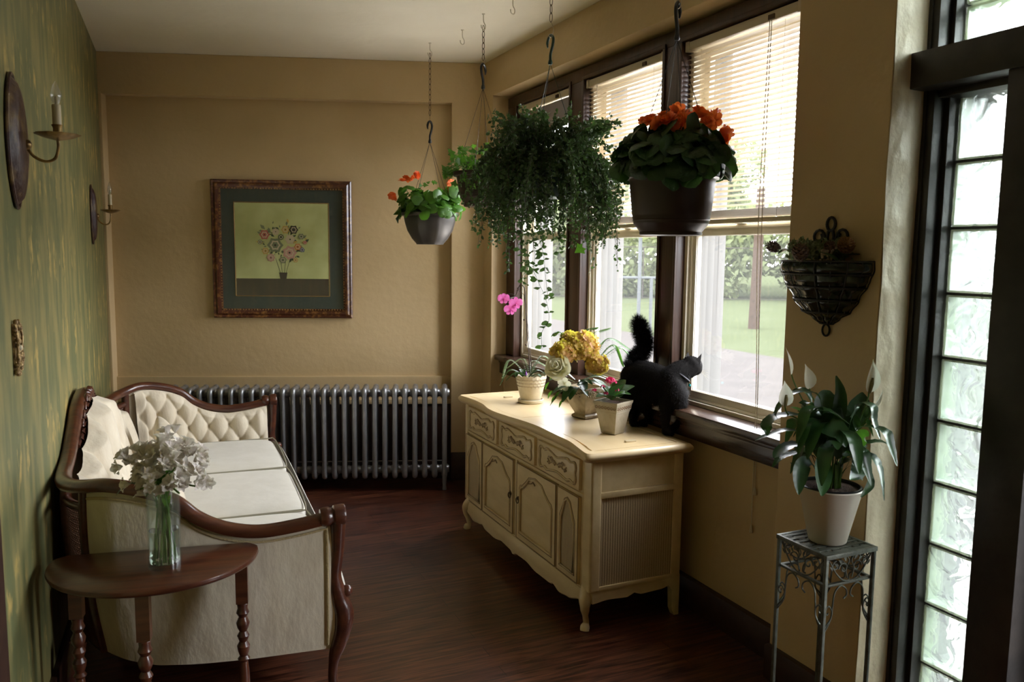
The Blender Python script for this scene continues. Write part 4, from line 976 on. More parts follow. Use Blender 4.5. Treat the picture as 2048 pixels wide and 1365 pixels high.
# front mouldings: thin glaze lines built as recessed strips
mb = MB()
for z in (.578, .171): mb.box(XF+.002, XF+.014, Y0+.06, Y1-.02, z-.006, z+.006)
mb.box(XF+.002, XF+.014, 3.545, 3.562, .172, .575)
mb.build('front_rail', M['cream'], SB, smooth=0, bevel=.002, off=SO)
def panel_path(mb, pts, r, x):  # raised moulding along y,z path
    mb.tube([(x, y, z) for y, z in pts], r, 6, closed=True)
def scallop(y0, y1, z0, z1):
    yc, zc = (y0+y1)/2, (z0+z1)/2; w_, h_ = (y1-y0)/2-.022, (z1-z0)/2-.016
    base = [(-1, -.55), (-.97, 0), (-1, .55), (-.92, .95), (-.72, .80), (-.55, .98), (-.25, .80), (0, .62), (.25, .80), (.55, .98), (.72, .80), (.92, .95), (1, .55), (.97, 0), (1, -.55), (.92, -.95), (.72, -.80), (.55, -.98), (.25, -.80), (0, -.70), (-.25, -.80), (-.55, -.98), (-.72, -.80), (-.92, -.95)]
    return [(p.x, p.y) for p in catmull([(yc+a*w_, zc+b*h_, 0) for a, b in base], 4, True)]
for y0, y1 in ((2.905, 3.305), (3.342, 3.752), (3.795, 4.197)):
    z0, z1 = .592, .728
    m2 = MB(); m2.box(XF-.004, XF+.014, y0, y1, z0, z1); dr = m2.build('drawer', M['cream'], SB, smooth=30, bevel=.004, off=SO)
    m2 = MB(); pth = scallop(y0, y1, z0, z1); panel_path(m2, pth, .0042, XF-.005); yc, zc = (y0+y1)/2, (z0+z1)/2
    panel_path(m2, [(yc+(y-yc)*.93, zc+(z-zc)*.86) for y, z in pth], .0022, XF-.005)
    for sg in (-1, 1):
        for q, (a, b, r0) in enumerate(((.40, .12, .016), (.62, -.18, .013), (.18, -.10, .012))):
            cy_, cz = yc+sg*a*(y1-y0)/2*.62, zc+b*(z1-z0)/2
            m2.tube([V((XF-.006, cy_+sg*math.cos(t_*.6)*(r0-.0012*t_), cz+math.sin(t_*.6)*(r0-.0012*t_))) for t_ in range(11)], .003, 5)
        for q in range(3):
            p = V((XF-.007, yc+sg*(.012+.022*q), zc-.004+.006*q)); m2.blade([p, p+V((-.004, sg*.014, .010)), p+V((-.001, sg*.030, .004))], [.002, .007, .001], (-1, 0, 0), .3)
        m2.tube(catmull([(XF-.006, yc, zc-.004), (XF-.007, yc+sg*.03, zc+.012), (XF-.007, yc+sg*.06, zc-.008), (XF-.006, yc+sg*.09, zc+.006)], 5), .0028, 5)
    m2.build('carved_scrollwork', M['carve'], dr, smooth=60, off=SO)
    m2 = MB(); panel_path(m2, [(yc+(y-yc)*.965, zc+(z-zc)*.93) for y, z in pth], .0034, XF-.0065); m2.build('raised_edge', M['cream'], dr, smooth=60, off=SO)
def arch(y0, y1, z0, z1, ins):
    a, b, c_, d = y0+ins, y1-ins, z0+ins, z1-ins*.9; w_ = b-a; m_ = (a+b)/2; top = d
    pts = [(a, c_), (b, c_), (b, top-.095), (b-.010, top-.078), (b-.03*w_/.3, top-.070), (m_+w_*.30, top-.045), (m_+w_*.20, top-.014), (m_+w_*.08, top-.006), (m_, top), (m_-w_*.08, top-.006), (m_-w_*.20, top-.014), (m_-w_*.30, top-.045), (a+.03*w_/.3, top-.070), (a+.010, top-.078), (a, top-.095)]
    return pts
doors = [(2.905, 3.097, False), (3.113, 3.530, True), (3.575, 3.975, True), (3.988, 4.225, False)]
for k, (y0, y1, wide) in enumerate(doors):
    z0, z1 = .180, .562; ins = .040 if wide else .036
    ap = arch(y0, y1, z0, z1, ins)
    # door leaf as a frame around the arched panel
    m2 = MB(); m2.box(XF+.004, XF+.014, y0, y1, z0, z1)
    outer = [(y0, z0), (y1, z0)]+[(y1, z0+(z1-z0)*(j+1)/7) for j in range(6)]+[(y1, z1)]
    m = len(ap); xs = XF-.004
    def outer_of(y, z):
        yc, zc = (y0+y1)/2, (z0+z1)/2; dy, dz = y-yc, z-zc; kk = min(((y1-y0)/2)/max(abs(dy), 1e-6), ((z1-z0)/2)/max(abs(dz), 1e-6)); return (yc+dy*kk, zc+dz*kk)
    ring_o = [outer_of(*p) for p in ap]
    ring_o[0] = (y0, z0); ring_o[1] = (y1, z0)
    # make sure the top corners are included
    def nearest(t_): return min(range(2, m), key=lambda i: (ring_o[i][0]-t_[0])**2+(ring_o[i][1]-t_[1])**2)
    ring_o[nearest((y1, z1))] = (y1, z1); ring_o[nearest((y0, z1))] = (y0, z1)
    vs = [(xs, y, z) for y, z in ring_o]+[(xs, y, z) for y, z in ap]+[(xs+.012, y, z) for y, z in ap]
    fs = []
    for i in range(m):
        j = (i+1) % m; fs.append((i, j, m+j, m+i)); fs.append((m+i, m+j, 2*m+j, 2*m+i))
    m2.add(vs, fs)
    m2.box(xs, xs+.014, y0-.0005, y0, z0, z1)
    d_ = m2.build('door', M['cream'], SB, smooth=30, off=SO)
    m2 = MB(); panel_path(m2, ap, .0048, xs-.001); 
    m2.build('moulding', M['cream'], d_, smooth=60, off=SO)
    m2 = MB(); ap2 = arch(y0, y1, z0, z1, ins-.010); panel_path(m2, ap2, .0018, xs-.0005); ap3 = arch(y0, y1, z0, z1, ins+.009)
    if wide: panel_path(m2, ap3, .0022, xs+.010)
    m2.tube([(xs, y0+.001, z0), (xs, y0+.001, z1)], .0022, 5); m2.tube([(xs, y1-.001, z0), (xs, y1-.001, z1)], .0022, 5); m2.tube([(xs, y0, z0), (xs, y1, z0)], .0022, 5); m2.tube([(xs, y0, z1), (xs, y1, z1)], .0022, 5)
    m2.build('glaze_line', M['glaze'], d_, smooth=60, off=SO)
    if not wide:
        m2 = MB(); m2.box(XF+.0, XF+.004, y0+ins, y1-ins, z0+ins, z1-ins); m2.build('grille_cloth', M['grille'], d_, smooth=0, off=SO)
    else:
        m2 = MB(); yc = (y0+y1)/2+.028; m2.tube(catmull([(xs-.003, yc-.03, .500), (xs-.004, yc-.01, .512), (xs-.004, yc+.01, .500), (xs-.003, yc+.04, .492)], 4), .003, 5); m2.build('carved_leaf', M['glaze'], d_, smooth=60, off=SO)
        yk = (y1-.024) if k == 1 else (y0+.026)
        m2 = MB(); m2.lathe([(0, 0), (.011, .0), (.012, .003), (.006, .008), (0, .010)], (xs, yk, .385), 14, ax=(-1, 0, 0)); m2.tube([V((xs-.008, yk+math.cos(a)*.014, .376+math.sin(a)*.014)) for a in [2*PI*j/16 for j in range(16)]], .0026, 6, closed=True)
        m2.build('ring_pull', M['bronzepull'], d_, smooth=60, off=SO)
# scalloped apron on the front and on the side
def apron_front(u):
    y = Y0+.03+(Y1-Y0-.04)*u
    return y, wave(y, [(2.80, .135), (2.87, .118), (2.98, .088), (3.06, .078), (3.12, .094), (3.15, .084), (3.28, .083), (3.40, .100), (3.50, .098), (3.54, .082), (3.57, .096), (3.68, .100), (3.80, .082), (3.92, .084), (3.97, .100), (4.0, .090), (4.10, .078), (4.18, .096), (4.24, .130)])
mb = MB(); n = 90; vs = []; fs = []
for i in range(n+1):
    y, z = apron_front(i/n); bul = .004+.010*math.exp(-((y-3.54)/.30)**2)
    for x, zz in ((XF+.012, .172), (XF-.002, .172), (XF-.004-bul, .150), (XF-.004-bul, z+.006), (XF+.0-bul*.5, z), (XF+.014, z)): vs.append((x, y, zz))
for i in range(n):
    for k in range(6): fs.append((i*6+k, i*6+(k+1) % 6, (i+1)*6+(k+1) % 6, (i+1)*6+k))
mb.add(vs, fs); ao = mb.build('scalloped_apron', M['cream'], SB, smooth=45, off=SO)
mb = MB(); mb.tube([(XF-.006, apron_front(i/n)[0], apron_front(i/n)[1]+.004) for i in range(2, n-1)], .0022, 5); mb.build('glaze_line', M['glaze'], ao, smooth=60, off=SO)
pts = [(1.67, .19)]+[(1.67+(2.09-1.67)*k/24, wave(k/24, [(0, .125), (.18, .133), (.42, .128), (.5, .142), (.58, .130), (.82, .134), (1, .150)])) for k in range(25)]+[(2.09, .19)]
MB().prism(pts, (0, Y0+.002, 0), (1, 0, 0), (0, 0, 1), (0, .016, 0)).build('side_apron', M['cream'], SB, smooth=30, off=SO)
# side: plain upper panel, rail and ribbed cloth panel
MB().box(1.678, 2.072, Y0+.006, Y0+.02, .608, .745).build('side_panel', M['cream'], SB, smooth=0, off=SO)
MB().box(1.678, 2.085, Y0-.001, Y0+.016, .580, .606).build('side_rail', M['cream'], SB, smooth=30, bevel=.003, off=SO)
MB().box(1.678, 2.085, Y0-.001, Y0+.016, .178, .196).build('side_rail', M['cream'], SB, smooth=30, bevel=.003, off=SO)
MB().box(1.680, 2.075, Y0+.007, Y0+.014, .196, .580).build('side_grille', M['grille'], SB, smooth=0, off=SO)
# cabriole legs
def cab(x, y, sx, sy):
    P = catmull([(x+.018, y-sy*.018, .18), (x+sx*.006, y+sy*.004, .145), (x+sx*.014, y+sy*.012, .11), (x+sx*.006, y+sy*.004, .06), (x, y, .03), (x+sx*.010, y+sy*.008, .010), (x+sx*.012, y+sy*.010, .0)], 6)
    rs = [wave(p.z, [(0, .020), (.012, .021), (.030, .013), (.06, .013), (.10, .021), (.14, .030), (.18, .032)]) for p in P]
    return MB().tube(P, rs, 12).build('leg', M['cream'], SB, smooth=60, off=SO)
cab(1.665, 2.842, -1, -1); cab(1.665, 4.205, -1, 1)
for y in (2.818, 4.218):
    MB().prism([(2.118, .19), (2.118, .0), (2.092, .0), (2.080, .03), (2.076, .12), (2.05, .155), (2.02, .175)], (0, y-.017, 0), (1, 0, 0), (0, 0, 1), (0, .034, 0)).build('leg', M['cream'], SB, smooth=30, bevel=.004, off=SO)

# ------------------------------------------------------------------ things on the sideboard
def petal_flower(mb, c, ax, n, L_, W_, cup, mi=0, tw=0):
    ax = V(ax).normalized(); u_ = ax.orthogonal().normalized()
    for k in range(n):
        d = Matrix.Rotation(2*PI*k/n+tw, 3, ax) @ u_
        mb.blade([c, c+ax*cup*.4*L_+d*L_*.45, c+ax*cup*L_*.85+d*L_*.8, c+ax*cup*L_+d*L_], [W_*.3, W_*.8, W_*.9, W_*.35], ax, .25, mi)
# orchid pot
OP = V((1.905, 3.905, ZT+.0))
t = thing('orchid_pot', 'cream embossed pot with scalloped rim holding an orchid at the far end of the sideboard', 'potted plant', OP)
mb = MB().lathe([(0, 0), (.066, 0), (.070, .004), (.071, .018), (.066, .020), (.064, .010), (0, .008)], (0, 0, 0), 32); mb.build('saucer', M['ceramic'], t, smooth=40)
mb = MB(); nn = 96
def po(u, v):
    a = u*2*PI; z = .012+.135*v; r = .052+.033*v**.8; sc_ = .005*abs(math.sin(a*7))
    if v > .96: z += sc_*1.6
    e = 0
    if .55 < v < .97:
        b_ = (v-.55)/.42; e = .0022*max(0, math.sin(a*22)*math.sin(b_*PI*5))
    return V((math.cos(a)*(r+e), math.sin(a)*(r+e), z))
mb.grid(po, nn*2, 60, True); mb.grid(lambda u, v: V((math.cos(u*2*PI)*(.081-.01*v), math.sin(u*2*PI)*(.081-.01*v), .147+.008*abs(math.sin(u*2*PI*7))*(1-v)-.03*v)), nn*2, 3, True)
mb.lathe([(0, .012), (.052, .012)], (0, 0, 0), 24)
mb.build('pot', M['ceramic'], t, smooth=50)
mb = MB()
for k in range(64):
    a = 2*PI*k/64*1; 
    for j in range(3):
        v = .62+.13*j; r = .0525+.033*v**.8; aa = a+(j % 2)*PI/64; mb.ball((math.cos(aa)*r, math.sin(aa)*r, .012+.135*v), .0024, 6, 4)
mb.build('embossed_dots', M['ceramicbrown'], t)
MB().lathe([(0, .125), (.074, .122)], (0, 0, 0), 24).build('soil', M['soil'], t)
rnd.seed(41)
def OV(x, y, o_=0): return vp(x, y, OP, o_)
for tip, mid, base, w_, o_ in (((1000, 772), (1020, 742), (1050, 752), .018, -.02), ((1012, 762), (1030, 748), (1052, 755), .012, -.05), ((1090, 748), (1075, 742), (1058, 755), .016, .02), ((1046, 745), (1044, 740), (1050, 756), .016, .05), ((1085, 757), (1074, 750), (1058, 757), .014, -.05), ((1032, 754), (1036, 745), (1048, 757), .014, -.07)):
    pts = catmull([OV(*base), OV(*mid, o_*.7), OV(*tip, o_)], 6); L_ = len(pts)
    mb = MB().blade(pts, [w_*(.35+.65*math.sin(PI*(k/(L_-1)*.86+.1))) for k in range(L_)], (0, 0, 1), .25); mb.build('orchid_leaf', M['leafb'], t, off=OP)
mb = MB(); st1 = catmull([OV(1060, 752), OV(1058, 715), OV(1054, 660), OV(1051, 610), OV(1049, 578), OV(1040, 571), OV(1031, 592), OV(1020, 597, -.03)], 8)
mb.tube(st1, .003, 6); mb.tube(catmull([OV(1063, 752), OV(1062, 720), OV(1059, 690), OV(1055, 650), OV(1052, 620), OV(1048, 590)], 6), .002, 6); mb.build('orchid_stem', M['stemb'], t, off=OP)
mb = MB(); mb.tube(catmull([OV(1048, 590), OV(1040, 583), OV(1032, 580)], 5), .0016, 5); mb.tube(catmull([OV(1031, 592), OV(1022, 588), OV(1010, 590)], 4), .0014, 5); mb.tube(catmull([OV(1022, 598), OV(1019, 607), OV(1017, 612)], 4), .0014, 5); mb.build('orchid_stem', M['stemb'], t, off=OP)
for x, y, s_ in ((1007, 598, 1.0), (1031, 607, 1.15), (1020, 620, 1.05)):
    c = OV(x, y, -.01); mb = MB(); ax = (CAM-c).normalized()+V((.2, 0, -.1)); ax.normalize()
    u_ = V((0, 0, 1)); u_ = (u_-ax*u_.dot(ax)).normalized()
    for k, L_, W_ in ((0, .030, .013), (1, .034, .020), (2, .028, .011), (3, .028, .011), (4, .034, .020)):
        d = Matrix.Rotation(2*PI*k/5, 3, ax) @ u_; d_ = d*s_
        mb.blade([c, c+d_*L_*.4+ax*.004, c+d_*L_*.75+ax*.008, c+d_*L_+ax*.004], [.003, W_*.8, W_, W_*.4], ax, .18)
    mb.ball(c+ax*.010-u_*.008, .007, 8, 6); mb.build('orchid_blossom', M['magenta'], t, smooth=60, off=OP)
for x, y in ((1052, 690), (1036, 577), (1048, 640)): MB().ball(OV(x, y), .005, 8, 6).build('orchid_bud', M['stemb'], t, off=OP)
MB().lathe([(0, 0), (.007, .004), (.006, .016), (0, .026)], OV(1052, 752, -.05), 10).build('hyacinth_bud', mat('violet_bud', (.16, .05, .25), .5), t, off=OP)
def fern(name, base, mid, tip, n, ll, parent, off, o1=0, o2=0, B=None, m='leafb'):
    c = catmull([vp(*base, B), vp(*mid, B, o1), vp(*tip, B, o2)], 10); mb = MB().tube(c, .0013, 5); L_ = len(c)
    for k in range(n):
        f = .12+.86*k/n; i = min(int(f*(L_-1)), L_-2); p = c[i].lerp(c[i+1], f*(L_-1)-i); tg = (c[i+1]-c[i]).normalized(); sd = tg.cross(V((0, 0, 1))).normalized()*.7+V((0, 0, -.25))
        ln = ll*math.sin(PI*(.15+.8*f))**.7
        for sg in (-1, 1):
            dd = (sd*sg if sg > 0 else V((-sd.x, -sd.y, sd.z)))+tg*.45; dd.normalize(); mb.blade([p, p+dd*ln*.5+V((0, 0, .002)), p+dd*ln], [.003, .0056, .0008], (0, 0, 1), .1)
    return mb.build(name, M[m], parent, off=off)
for b_, m_, t_, o1, o2 in (((1060, 752), (1068, 722), (1100, 738), .03, .06), ((1058, 752), (1045, 718), (1012, 738), .04, .07), ((1062, 752), (1085, 712), (1122, 742), .0, .03), ((1060, 752), (1075, 725), (1120, 750), -.02, -.02), ((1055, 752), (1020, 720), (1003, 760), -.02, -.04)):
    fern('fern_frond', b_, m_, t_, 22, .022, t, OP, o1, o2, OP, 'leafgrey')

# yellow hydrangea arrangement in the gilt urn
UP = V((1.985, 3.44, ZT))
t = thing('flower_arrangement', 'square antiqued urn of yellow hydrangeas, a cream rose and ferns', 'flower arrangement', UP, R(28))
t.rotation_euler.z = R(14)
tr = R(14)
mb = MB(); lay = [(.048, 0), (.052, .006), (.050, .014), (.040, .022), (.042, .028), (.058, .06), (.072, .10), (.078, .135), (.080, .152), (.078, .158), (.070, .158), (.066, .13)]
vs = []; fs = []; nc = 16
def sq(r, k): a = 2*PI*k/nc+PI/4; c, s_ = math.cos(a), math.sin(a); q = r/max(abs(c), abs(s_))**.88; return c*q, s_*q
for r, z in lay:
    for k in range(nc): x, y = sq(r, k); vs.append((x, y, z))
for j in range(len(lay)-1):
    for k in range(nc): fs.append((j*nc+k, j*nc+(k+1) % nc, (j+1)*nc+(k+1) % nc, (j+1)*nc+k))
fs.append(tuple(range(nc-1, -1, -1))); fs.append(tuple((len(lay)-1)*nc+k for k in range(nc)))
mb.add(vs, fs); mb.build('urn', M['urn'], t, smooth=30)
rnd.seed(8); mb = MB()
for sd in range(4):
    dx, dy = ((1, 0), (0, 1), (-1, 0), (0, -1))[sd]
    for k in range(34):
        s_ = rnd.uniform(-.9, .9); z = .112+.040*rnd.random(); r = .0755+(z-.11)*.05
        mb.ball((dx*r-dy*s_*r, dy*r+dx*s_*r, z), rnd.uniform(.003, .0055), 6, 4)
mb.build('relief_band', M['urn'], t, smooth=60)
off = UP
def UV(x, y, o_=0): return vp(x, y, UP, o_)
Minv = (Matrix.Translation(UP) @ Matrix.Rotation(tr, 4, 'Z')).inverted()
def build_w(mb, name, m, parent, Mi, **k):   # mesh given in world space for a rotated parent
    mb.v = [tuple(Mi @ V(v)) for v in mb.v]; return mb.build(name, m, parent, **k)
for cx_, cy_, r, o_, n in ((1163, 692, .088, .0, 230), (1126, 704, .062, -.05, 130), (1195, 728, .058, -.04, 120), (1140, 680, .05, .05, 90)):
    c = UV(cx_, cy_, o_); mb = MB()
    for k in range(n):
        d = rv().normalized(); p = c+V((d.x*r, d.y*r, d.z*r*.86))*rnd.uniform(.82, 1.04)
        petal_flower(mb, p-d*.006, (d+rv(.5)), 4, rnd.uniform(.015, .021), .0085, .35, 0, rnd.random())
    mb.ball(c, r*.8, 16, 10)
    build_w(mb, 'hydrangea_head', M['hyd'], t, Minv, smooth=60)
c = UV(1118, 738, -.085); mb = MB(); ax = (CAM-c).normalized()+V((-.35, 0, .35)); ax.normalize(); u_ = ax.orthogonal().normalized()
w2_ = ax.cross(u_)
for rg, (n, rr_, top_, fl) in enumerate(((5, .052, .60, .30), (5, .044, .72, .34), (5, .034, .92, .16), (4, .024, 1.06, .06), (3, .013, 1.16, .0))):
    for k in range(n):
        a0 = 2*PI*k/n+rg*.8; sp_ = PI*1.25/n
        def ptl(u, v, a0=a0, rr_=rr_, top_=top_, fl=fl, sp_=sp_):
            a = a0+(u-.5)*2*sp_; ed = 1-.35*abs(2*u-1)**2.5; r = rr_*(math.sin(v*PI*.55)**.7)+fl*.045*max(0, v-.7)/.3*ed+.003*abs(2*u-1)+.003*math.sin(u*7+a0*5)
            return c+(u_*math.cos(a)+w2_*math.sin(a))*r+ax*(.050*v*top_*ed-.012+.03*top_*v*(1-fl))
        mb.grid(ptl, 10, 8)
build_w(mb, 'rose_bloom', M['white'], t, Minv, smooth=70)
mb = MB(); c2 = UV(1128, 768, -.06)
petal_flower(mb, c2, (CAM-c2)+V((0, 0, -.6)), 5, .035, .016, .5); build_w(mb, 'rose_bloom', M['white'], t, Minv, smooth=70)
def lf(base, tip, w_, o1, o2, B, parent, Mi, nm='leaf', m='leafd', arch_=.02, fold=.2):
    a, b = vp(*base, B, o1), vp(*tip, B, o2); md = a.lerp(b, .5)+V((0, 0, arch_)); pts = catmull([a, md, b], 5); L_ = len(pts)
    mb = MB().blade(pts, [w_*(.12+.88*math.sin(PI*min(1, k/(L_-1)*.93+.05))) for k in range(L_)], (0, 0, 1), fold)
    if Mi is not None: return build_w(mb, nm, M[m], parent, Mi)
    return mb.build(nm, M[m], parent, off=B)
for b_, t_, w_, o1, o2 in (((1150, 775), (1102, 790), .026, -.05, -.11), ((1150, 775), (1125, 805), .03, -.06, -.11), ((1160, 770), (1205, 775), .032, -.06, -.10), ((1155, 775), (1140, 800), .03, -.08, -.12), ((1150, 765), (1098, 762), .022, 0, -.04), ((1165, 765), (1215, 755), .026, -.04, -.06), ((1150, 760), (1105, 745), .02, .03, .06), ((1150, 770), (1175, 792), .03, -.07, -.12), ((1165, 760), (1225, 765), .02, 0, 0), ((1140, 775), (1100, 812), .016, -.02, -.05), ((1155, 770), (1185, 770), .03, -.08, -.12), ((1160, 760), (1170, 790), .034, -.09, -.11)):
    lf(b_, t_, w_, o1, o2, UP, t, Minv)
for x, y in ((1103, 800), (1110, 792), (1096, 790), (1090, 773), (1100, 752), (1118, 808)):
    lf((x+8, y-8), (x, y+8), .011, -.03, -.04, UP, t, Minv, 'ivy_leaf', 'leafm', .004)
def fern_w(b_, m_, t_, n, ll, o1, o2):
    c = fern('fern_frond', b_, m_, t_, n, ll, None, None, o1, o2, UP, 'leafm'); me = c.data; me.transform(Minv); c.parent = t
for b_, m_, t_, o1, o2 in (((1180, 740), (1215, 678), (1265, 702), .02, .0), ((1180, 740), (1225, 690), (1248, 735), -.03, -.05), ((1165, 700), (1185, 668), (1222, 656), .06, .09), ((1165, 700), (1175, 662), (1196, 655), .05, .06), ((1150, 700), (1120, 665), (1105, 672), .05, .08), ((1185, 735), (1235, 695), (1262, 712), .04, .05)):
    fern_w(b_, m_, t_, 30, .034, o1, o2)

# kalanchoe in the square stone pot
KP = V((1.925, 3.085, ZT)); kr = R(24)
t = thing('kalanchoe_pot', 'square weathered stone pot with a pink kalanchoe in front of the cat', 'potted plant', KP, kr)
MK = (Matrix.Translation(KP) @ Matrix.Rotation(kr, 4, 'Z')).inverted()
mb = MB(); lay = [(.036, 0), (.038, .004), (.054, .098), (.056, .102), (.056, .108), (.059, .110), (.062, .135), (.065, .142), (.066, .152), (.060, .152), (.056, .135)]
vs = []; fs = []
for r, z in lay: vs += [(-r, -r, z), (r, -r, z), (r, r, z), (-r, r, z)]
for j in range(len(lay)-1):
    for k in range(4): fs.append((j*4+k, j*4+(k+1) % 4, (j+1)*4+(k+1) % 4, (j+1)*4+k))
fs.append((3, 2, 1, 0)); fs.append(tuple((len(lay)-1)*4+k for k in range(4)))
mb.add(vs, fs); mb.build('pot', M['stone'], t, smooth=20, bevel=.003)
mb = MB(); rnd.seed(5)
for sd in range(4):
    dx, dy = ((1, 0), (0, 1), (-1, 0), (0, -1))[sd]
    for k in range(7):
        s_ = -.80+1.6*k/6; r = .0615
        for a in range(5): mb.ball((dx*r-dy*(s_*r+.0055*math.cos(a*1.257)), dy*r+dx*(s_*r+.0055*math.cos(a*1.257)), .124+.0055*math.sin(a*1.257)), .0026, 5, 4)
mb.build('carved_band', M['ceramicbrown'], t)
MB().box(-.055, .055, -.055, .055, .12, .140).build('soil', M['soil'], t, smooth=0)
for b_, t_, w_, o1, o2 in (((1225, 798), (1186, 758), .028, -.02, .0), ((1225, 798), (1193, 795), .022, -.05, -.09), ((1225, 798), (1268, 772), .034, -.02, .03), ((1225, 798), (1262, 790), .03, -.06, -.07), ((1225, 795), (1245, 770), .03, -.04, -.08), ((1225, 795), (1205, 775), .026, .02, .06), ((1225, 798), (1240, 795), .03, -.06, -.10), ((1225, 798), (1250, 760), .03, .03, .06)):
    lf(b_, t_, w_*1.6, o1, o2, KP, t, MK, 'leaf', 'leafb', .012, .18)
lf((1225, 800), (1248, 785), .02, -.07, -.10, KP, t, MK, 'leaf', 'leafm', .01)
def kpos(x, y, o_=0): return vp(x, y, KP, o_)
for x, y, r, n in ((1221, 765, .027, 46), (1232, 780, .014, 14), (1206, 775, .010, 8), (1189, 782, .009, 7), (1212, 788, .010, 8)):
    c = kpos(x, y, -.045); mb = MB(); mb.tube([c, kpos(1225, 800, -.02)], .003, 6); s0 = build_w(mb, 'flower_stem', M['stemg'], t, MK)
    mb = MB()
    for k in range(n):
        d = rv().normalized(); d.z = abs(d.z)*.8; p = c+d*r*rnd.uniform(.75, 1); petal_flower(mb, p, d, 4, .0058, .0036, .3, 0, rnd.random())
    build_w(mb, 'flower_cluster', M['pinkred'], t, MK, smooth=60)
# ------------------------------------------------------------------ ceiling hooks, chains, hanging baskets
def cup_hook(x, y, label, rz=0):
    t = tag(MB().lathe([(.009, 0), (.009, -.002), (.003, -.004)], (0, 0, 0), 10).build('ceiling_hook', M['hookwhite']), label, 'hook', 'cup hooks in the ceiling')
    t.location = (x, y, ZC); t.rotation_euler.z = rz
    MB().tube(catmull([(0, 0, 0), (0, 0, -.035), (.006, 0, -.046), (.014, 0, -.056), (.012, 0, -.074), (-.001, 0, -.080), (-.014, 0, -.074), (-.017, 0, -.060)], 5), .0026, 7).build('hook', M['hookwhite'], t)
HK = [(1.622, 4.79), (1.686, 4.094), (1.735, 3.40), (1.770, 2.47)]
cup_hook(*HK[0], 'white cup hook holding the chain of the farthest small orange basket', .4)
cup_hook(*HK[1], 'white cup hook holding the chain of the ivy basket', .4)
cup_hook(1.696, 4.433, 'empty white cup hook between the two farthest chains', .4)
cup_hook(1.711, 3.772, 'empty white cup hook at the top edge nearest the trailing plant', .4)
cup_hook(*HK[2], 'white cup hook above the big trailing plant', .4)
cup_hook(*HK[3], 'white cup hook above the large orange begonia basket', .4)
def make_chain(x, y, z0, z1, label):
    t = thing('hanging_chain', label, 'chain', (x, y, z0), 0, 'chains of the hanging baskets')
    ll = .040; n = max(1, round((z0-z1)/(ll*.80))); ll = (z0-z1)/n/.80; mb0 = None
    for k in range(n):
        if mb0 is None:
            pts = []
            for j in range(16):
                a = 2*PI*j/16; pts.append((math.cos(a)*.0075, 0, math.sin(a)*ll*.47))
            mb0 = MB().tube(pts, .0017, 6, closed=True).build('chain_link', M['chain'], t); o = mb0
        else: o = mb0.copy(); C.objects.link(o)
        o.location = (0, 0, -ll*.47-k*ll*.80+.004); o.rotation_euler.z = (k % 2)*PI/2+.5
def hanger(t, zt, zr, rr, n, mstr, mhk, rot=0.0, hook_r=.024, flip=1):
    # plastic hook
    hz = zt
    P = catmull([(flip*hook_r*1.0, 0, hz-.050), (flip*hook_r*1.15, 0, hz-.028), (flip*hook_r*.6, 0, hz-.006), (-flip*hook_r*.25, 0, hz-.002), (-flip*hook_r*.95, 0, hz-.022), (-flip*hook_r*.75, 0, hz-.052), (-flip*hook_r*.05, 0, hz-.085), (0, 0, hz-.112)], 6)
    rs = [.003+.0038*min(1, k/6) for k in range(len(P))]
    mb = MB().tube(P, rs, 10); mb.lathe([(.006, .004), (.009, -.004), (.011, -.016), (.008, -.022), (0, -.022)], (0, 0, hz-.110), 12); o = mb.build('hanger_hook', mhk, t, smooth=60); o.rotation_euler.z = rot+.45
    for k in range(n):
        a = rot+2*PI*k/n+.5; MB().tube([(0, 0, hz-.125), (math.cos(a)*rr, math.sin(a)*rr, zr)], .0013, 5).build('strand', mstr, t)
def lathe_pot(t, prof, m, flutes=0):
    fn = (lambda r, z, a: r*(1-.03*abs(math.sin(a*flutes/2))**.35*(1 if z < prof[-3][1] else 0)) if flutes else r) if flutes else None
    return MB().lathe(prof, (0, 0, 0), 72 if flutes else 40, fn=fn).build('pot', m, t, smooth=50)
def begonia_leaf(mb, c, n_, r, s_=1):
    n_ = V(n_).normalized(); u_ = n_.orthogonal().normalized(); u_ = Matrix.Rotation(rnd.uniform(0, 6.28), 3, n_) @ u_; w_ = n_.cross(u_)
    vs = [c]; K = 14
    for j, (rr, h_) in enumerate(((.55, .10), (1.0, .02))):
        for k in range(K):
            a = 2*PI*k/K; q = r*rr*(1-.30*math.cos(a))*(1+.07*(k % 2)*j); vs.append(c+(u_*math.cos(a)+w_*math.sin(a)*.95)*q+n_*r*(h_*2-.12*math.sin(2*a)*j-.25*rr*rr*.6))
    fs = [(0, 1+k, 1+(k+1) % K) for k in range(K)]+[(1+k, 1+K+k, 1+K+(k+1) % K, 1+(k+1) % K) for k in range(K)]
    mb.add(vs, fs)
def ivy_leaf(mb, c, n_, r):
    n_ = V(n_).normalized(); u_ = n_.orthogonal().normalized(); u_ = Matrix.Rotation(rnd.uniform(0, 6.28), 3, n_) @ u_; w_ = n_.cross(u_)
    pr = [(0, -.25), (.5, -.62), (.55, -.2), (1.0, -.05), (.62, .28), (.38, .55), (.0, 1.15), (-.38, .55), (-.62, .28), (-1.0, -.05), (-.55, -.2), (-.5, -.62)]
    mb.add([c]+[c+(w_*a+u_*b)*r+n_*r*(-.18*abs(a)-.10*max(0, b)) for a, b in pr], [(0, 1+k, 1+(k+1) % 12) for k in range(12)])
